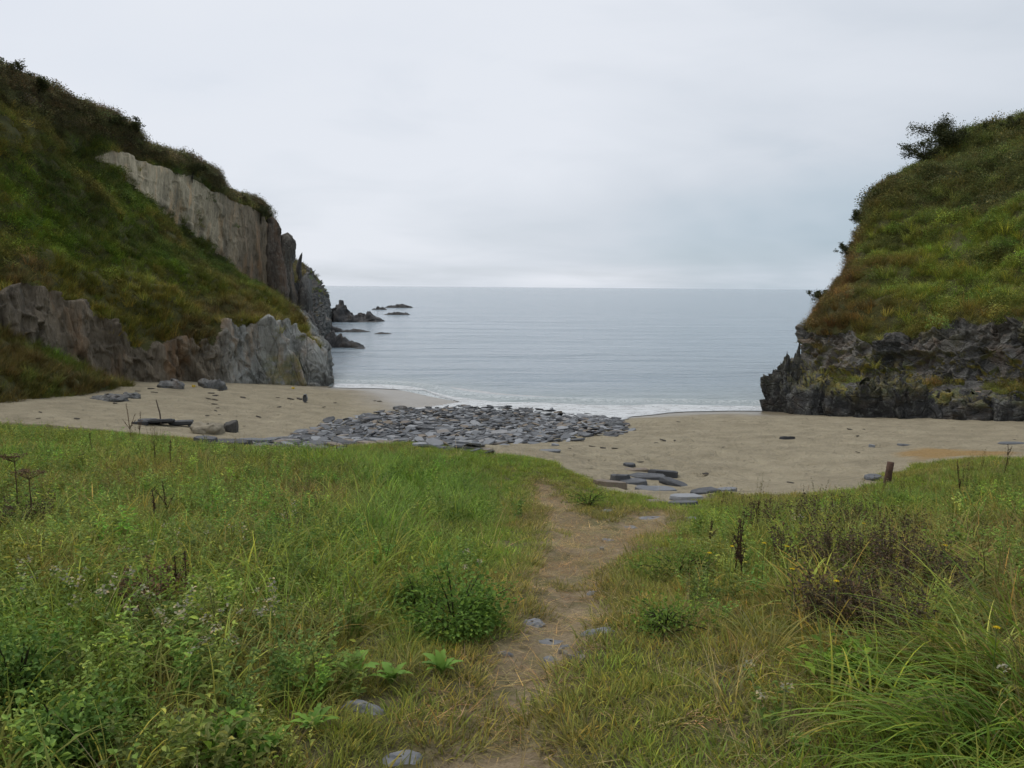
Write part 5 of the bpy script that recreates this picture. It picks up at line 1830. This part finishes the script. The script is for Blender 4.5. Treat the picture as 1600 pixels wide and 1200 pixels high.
v, f, l = leaves(np.zeros((7, 3)) + [0, 0, 0.36], np.stack([np.cos(np.arange(7) * 0.9), np.sin(np.arange(7) * 0.9), np.full(7, 0.35)], -1), 0.016, 0.010, 3)
YH = pack('flower_head', [(v, f, l * 0 + 0.5)], M_LEAFO)
v, f = tube(np.array([[0, 0, 0], [0.01, 0, 0.2], [0, 0, 0.36]]), [0.002, 0.002, 0.0015], 4)
YS_ = pack('stem', [(v, f, np.full(len(v), 0.5))], M_LEAFO)
for px, py in yellow:
    g = G(px, py + 40)
    t_ = thing('yellow_flower', 'small yellow wildflower in the right-hand meadow', 'wildflower', (g[0], g[1], float(gs(g[0], g[1]))), rot=(0, 0, r.uniform(0, 6)), group='yellow wildflowers on the right')
    part('stem', YS_, t_, (0.12, 0.18, 0.05))
    part('flower_head', YH, t_, (0.65, 0.48, 0.03))


# ------------------------------------------------------------------ wind-bent tree and shrubs on the skylines
def hill_pt(H, px, py):
    a, b = proj(H['v'])
    d = (a - px) ** 2 + (b - py) ** 2 + np.where(H['v'][:, 1] < 2, 1e9, 0)
    c = np.argsort(d)[:12]
    return H['v'][c[np.argmin(H['v'][c, 1])]]


def tree(name, lab, cat, base, w, h, lean, seed, ncl=60, tint=(0.05, 0.062, 0.026), leaf=(0.05, 0.10), group=None, trunk_r=0.07):
    r = np.random.default_rng(seed)
    t_ = thing(name, lab, cat, base, group=group)
    tubes, tips, boughs = [], [], []
    for k in range(3):
        top = np.array([lean * w * r.uniform(0.2, 0.6), r.normal(0, 0.15) * w, h * r.uniform(0.5, 0.75)])
        t = np.linspace(0, 1, 6)[:, None]
        line = t * top + np.sin(t * 2.6) * np.array([r.normal(0, 0.08) * w, 0, 0])
        line[0, 2] -= 0.4
        tubes.append(tube(line, np.linspace(trunk_r, trunk_r * 0.45, 6), 6))
        for j in range(6):
            i = r.integers(2, 6)
            d = np.array([lean * 0.35 * w + r.normal(0, 0.33) * w, r.normal(0, 0.3) * w, h * r.uniform(0.05, 0.5)])
            m = np.linspace(0, 1, 5)[:, None]
            q_ = line[i] + m * d + np.sin(m * 3) * r.normal(0, 0.06, 3) * w
            (boughs if trunk_r > 0.05 else tubes).append(tube(q_, np.linspace(trunk_r * 0.4, trunk_r * 0.12, 5), 5))
            tips += [q_[2], q_[3], q_[4]]
    v, f = join(tubes)
    tk = part('trunk', pack('trunk', [(v, f, np.full(len(v), 0.4))], M_LEAFO), t_, (0.05, 0.042, 0.034))
    for v, f in boughs:
        part('branch', pack('branch', [(v, f, np.full(len(v), 0.4))], M_LEAFO), tk, (0.05, 0.042, 0.034))
    tips = np.array(tips)
    k = r.integers(0, len(tips), ncl)
    cc = tips[k] + r.normal(0, 0.05, (ncl, 3)) * w
    pl = np.repeat(cc, 34, 0) + r.normal(0, 1, (ncl * 34, 3)) * np.array([0.055, 0.055, 0.045]) * w
    L = r.uniform(*leaf, len(pl))
    part('crown', pack('crown', [leaves(pl, rdir(r, len(pl), -0.3, 0.9), L, L * 0.6, seed)], M_LEAFO), t_, tint)


b = hill_pt(HR, 1502, 226)
tree('windswept_tree', 'wind-bent dark tree leaning seaward on the right skyline', 'tree', b - [0, 0, 0.35], 2.7, 1.45, -0.7, 41, 190, tint=(0.075, 0.085, 0.04), trunk_r=0.09, leaf=(0.06, 0.12))
b = hill_pt(HR, 1450, 262)
tree('windswept_tree', 'smaller wind-bent tree just below the leaning one on the right skyline', 'tree', b - [0, 0, 0.2], 1.7, 1.35, -0.5, 44, 90, tint=(0.075, 0.085, 0.04), trunk_r=0.07, leaf=(0.06, 0.11))
for i, (H, px, py, w, h, lab) in enumerate([
        (HR, 1535, 214, 1.3, 0.8, 'dark round shrub right of the wind-bent tree'),
        (HR, 1585, 200, 1.0, 0.8, 'dark shrub at the right edge of the right skyline'),
        (HR, 1345, 352, 1.2, 0.9, 'small shrub on the steep seaward edge of the right headland'),
        (HR, 1330, 400, 1.0, 0.8, 'small bare shrub lower on the seaward edge of the right headland'),
        (HR, 1278, 462, 1.0, 0.7, 'lowest small shrub on the right headland above the sea'),
        (HL, 205, 212, 1.0, 1.0, 'spindly shrub sticking up from the left skyline'),
        (HL, 178, 200, 1.0, 0.7, 'low shrub left of the spindly one on the left skyline'),
        (HL, 14, 118, 1.1, 0.7, 'dark shrub at the far left of the left skyline'),
        (HL, 60, 145, 1.0, 0.6, 'low shrub near the far left of the left skyline'),
        (HL, 300, 268, 1.1, 0.6, 'dark shrub halfway down the left skyline'),
        (HL, 408, 338, 1.5, 0.9, 'dark shrub overhanging the end of the left cliff')]):
    b = hill_pt(H, px, py)
    tree('skyline_shrub', lab, 'shrub', b - [0, 0, 0.15], w, h, -0.2 if H is HR else 0.3, 60 + i, 46, trunk_r=0.03, leaf=(0.05, 0.10), tint=(0.07, 0.08, 0.035), group='shrubs along the skylines')


# upright brown weed stems standing above the grass
STEMW = []
for i in range(5):
    vb, fb, lb = blades(5, 0.08, (0.3, 0.5), 0.0045, (0.0, 0.3), (-0.1, 0.35), 5, 1200 + i)
    c_ = vb.reshape(5, 6, 2, 3).mean(2)
    r = np.random.default_rng(1200 + i)
    k_ = r.integers(0, 5, 70)
    t_ = r.uniform(2.2, 4.999, 70)
    j_ = t_.astype(int)
    pt = c_[k_, j_] + (c_[k_, j_ + 1] - c_[k_, j_]) * (t_ - j_)[:, None] + r.normal(0, 0.006, (70, 3))
    STEMW.append(pack('weed_stem', [(vb, fb, lb * 0.5), leaves(pt, rdir(r, 70, 0.0, 1.0), 0.016, 0.009, 1210 + i)], M_LEAF))
x, y = wedge(wedge_n(2.6, 2.2, 16), 2.2, 16)
q_, sm, sp, st, px_, py_ = meadow_fields(x, y)
wn = fbm(q_ * 0.5 + 7, 3, 195)
ok = (sm > 0.5) & (sp < -0.6) & (rng.random(len(x)) < 0.15 + 0.9 * smooth(0.0, 0.35, wn)) & ((px_ < 560) | (px_ > 1080))
x, y = x[ok], y[ok]
n = len(x)
kk = rng.random((n, 1))
scatter('weed_stems', 'thin brown weed stems standing above the meadow grass', 'weeds', np.stack([x, y, gs(x, y)], -1), np.stack([rng.normal(0, 0.1, n), rng.normal(0, 0.1, n), rng.uniform(0, 6.28, n)], -1), rng.uniform(0.6, 1.1, n), jitter(np.array([0.12, 0.08, 0.045]) * kk + np.array([0.17, 0.16, 0.06]) * (1 - kk), n, 0.25, 0.08), STEMW)
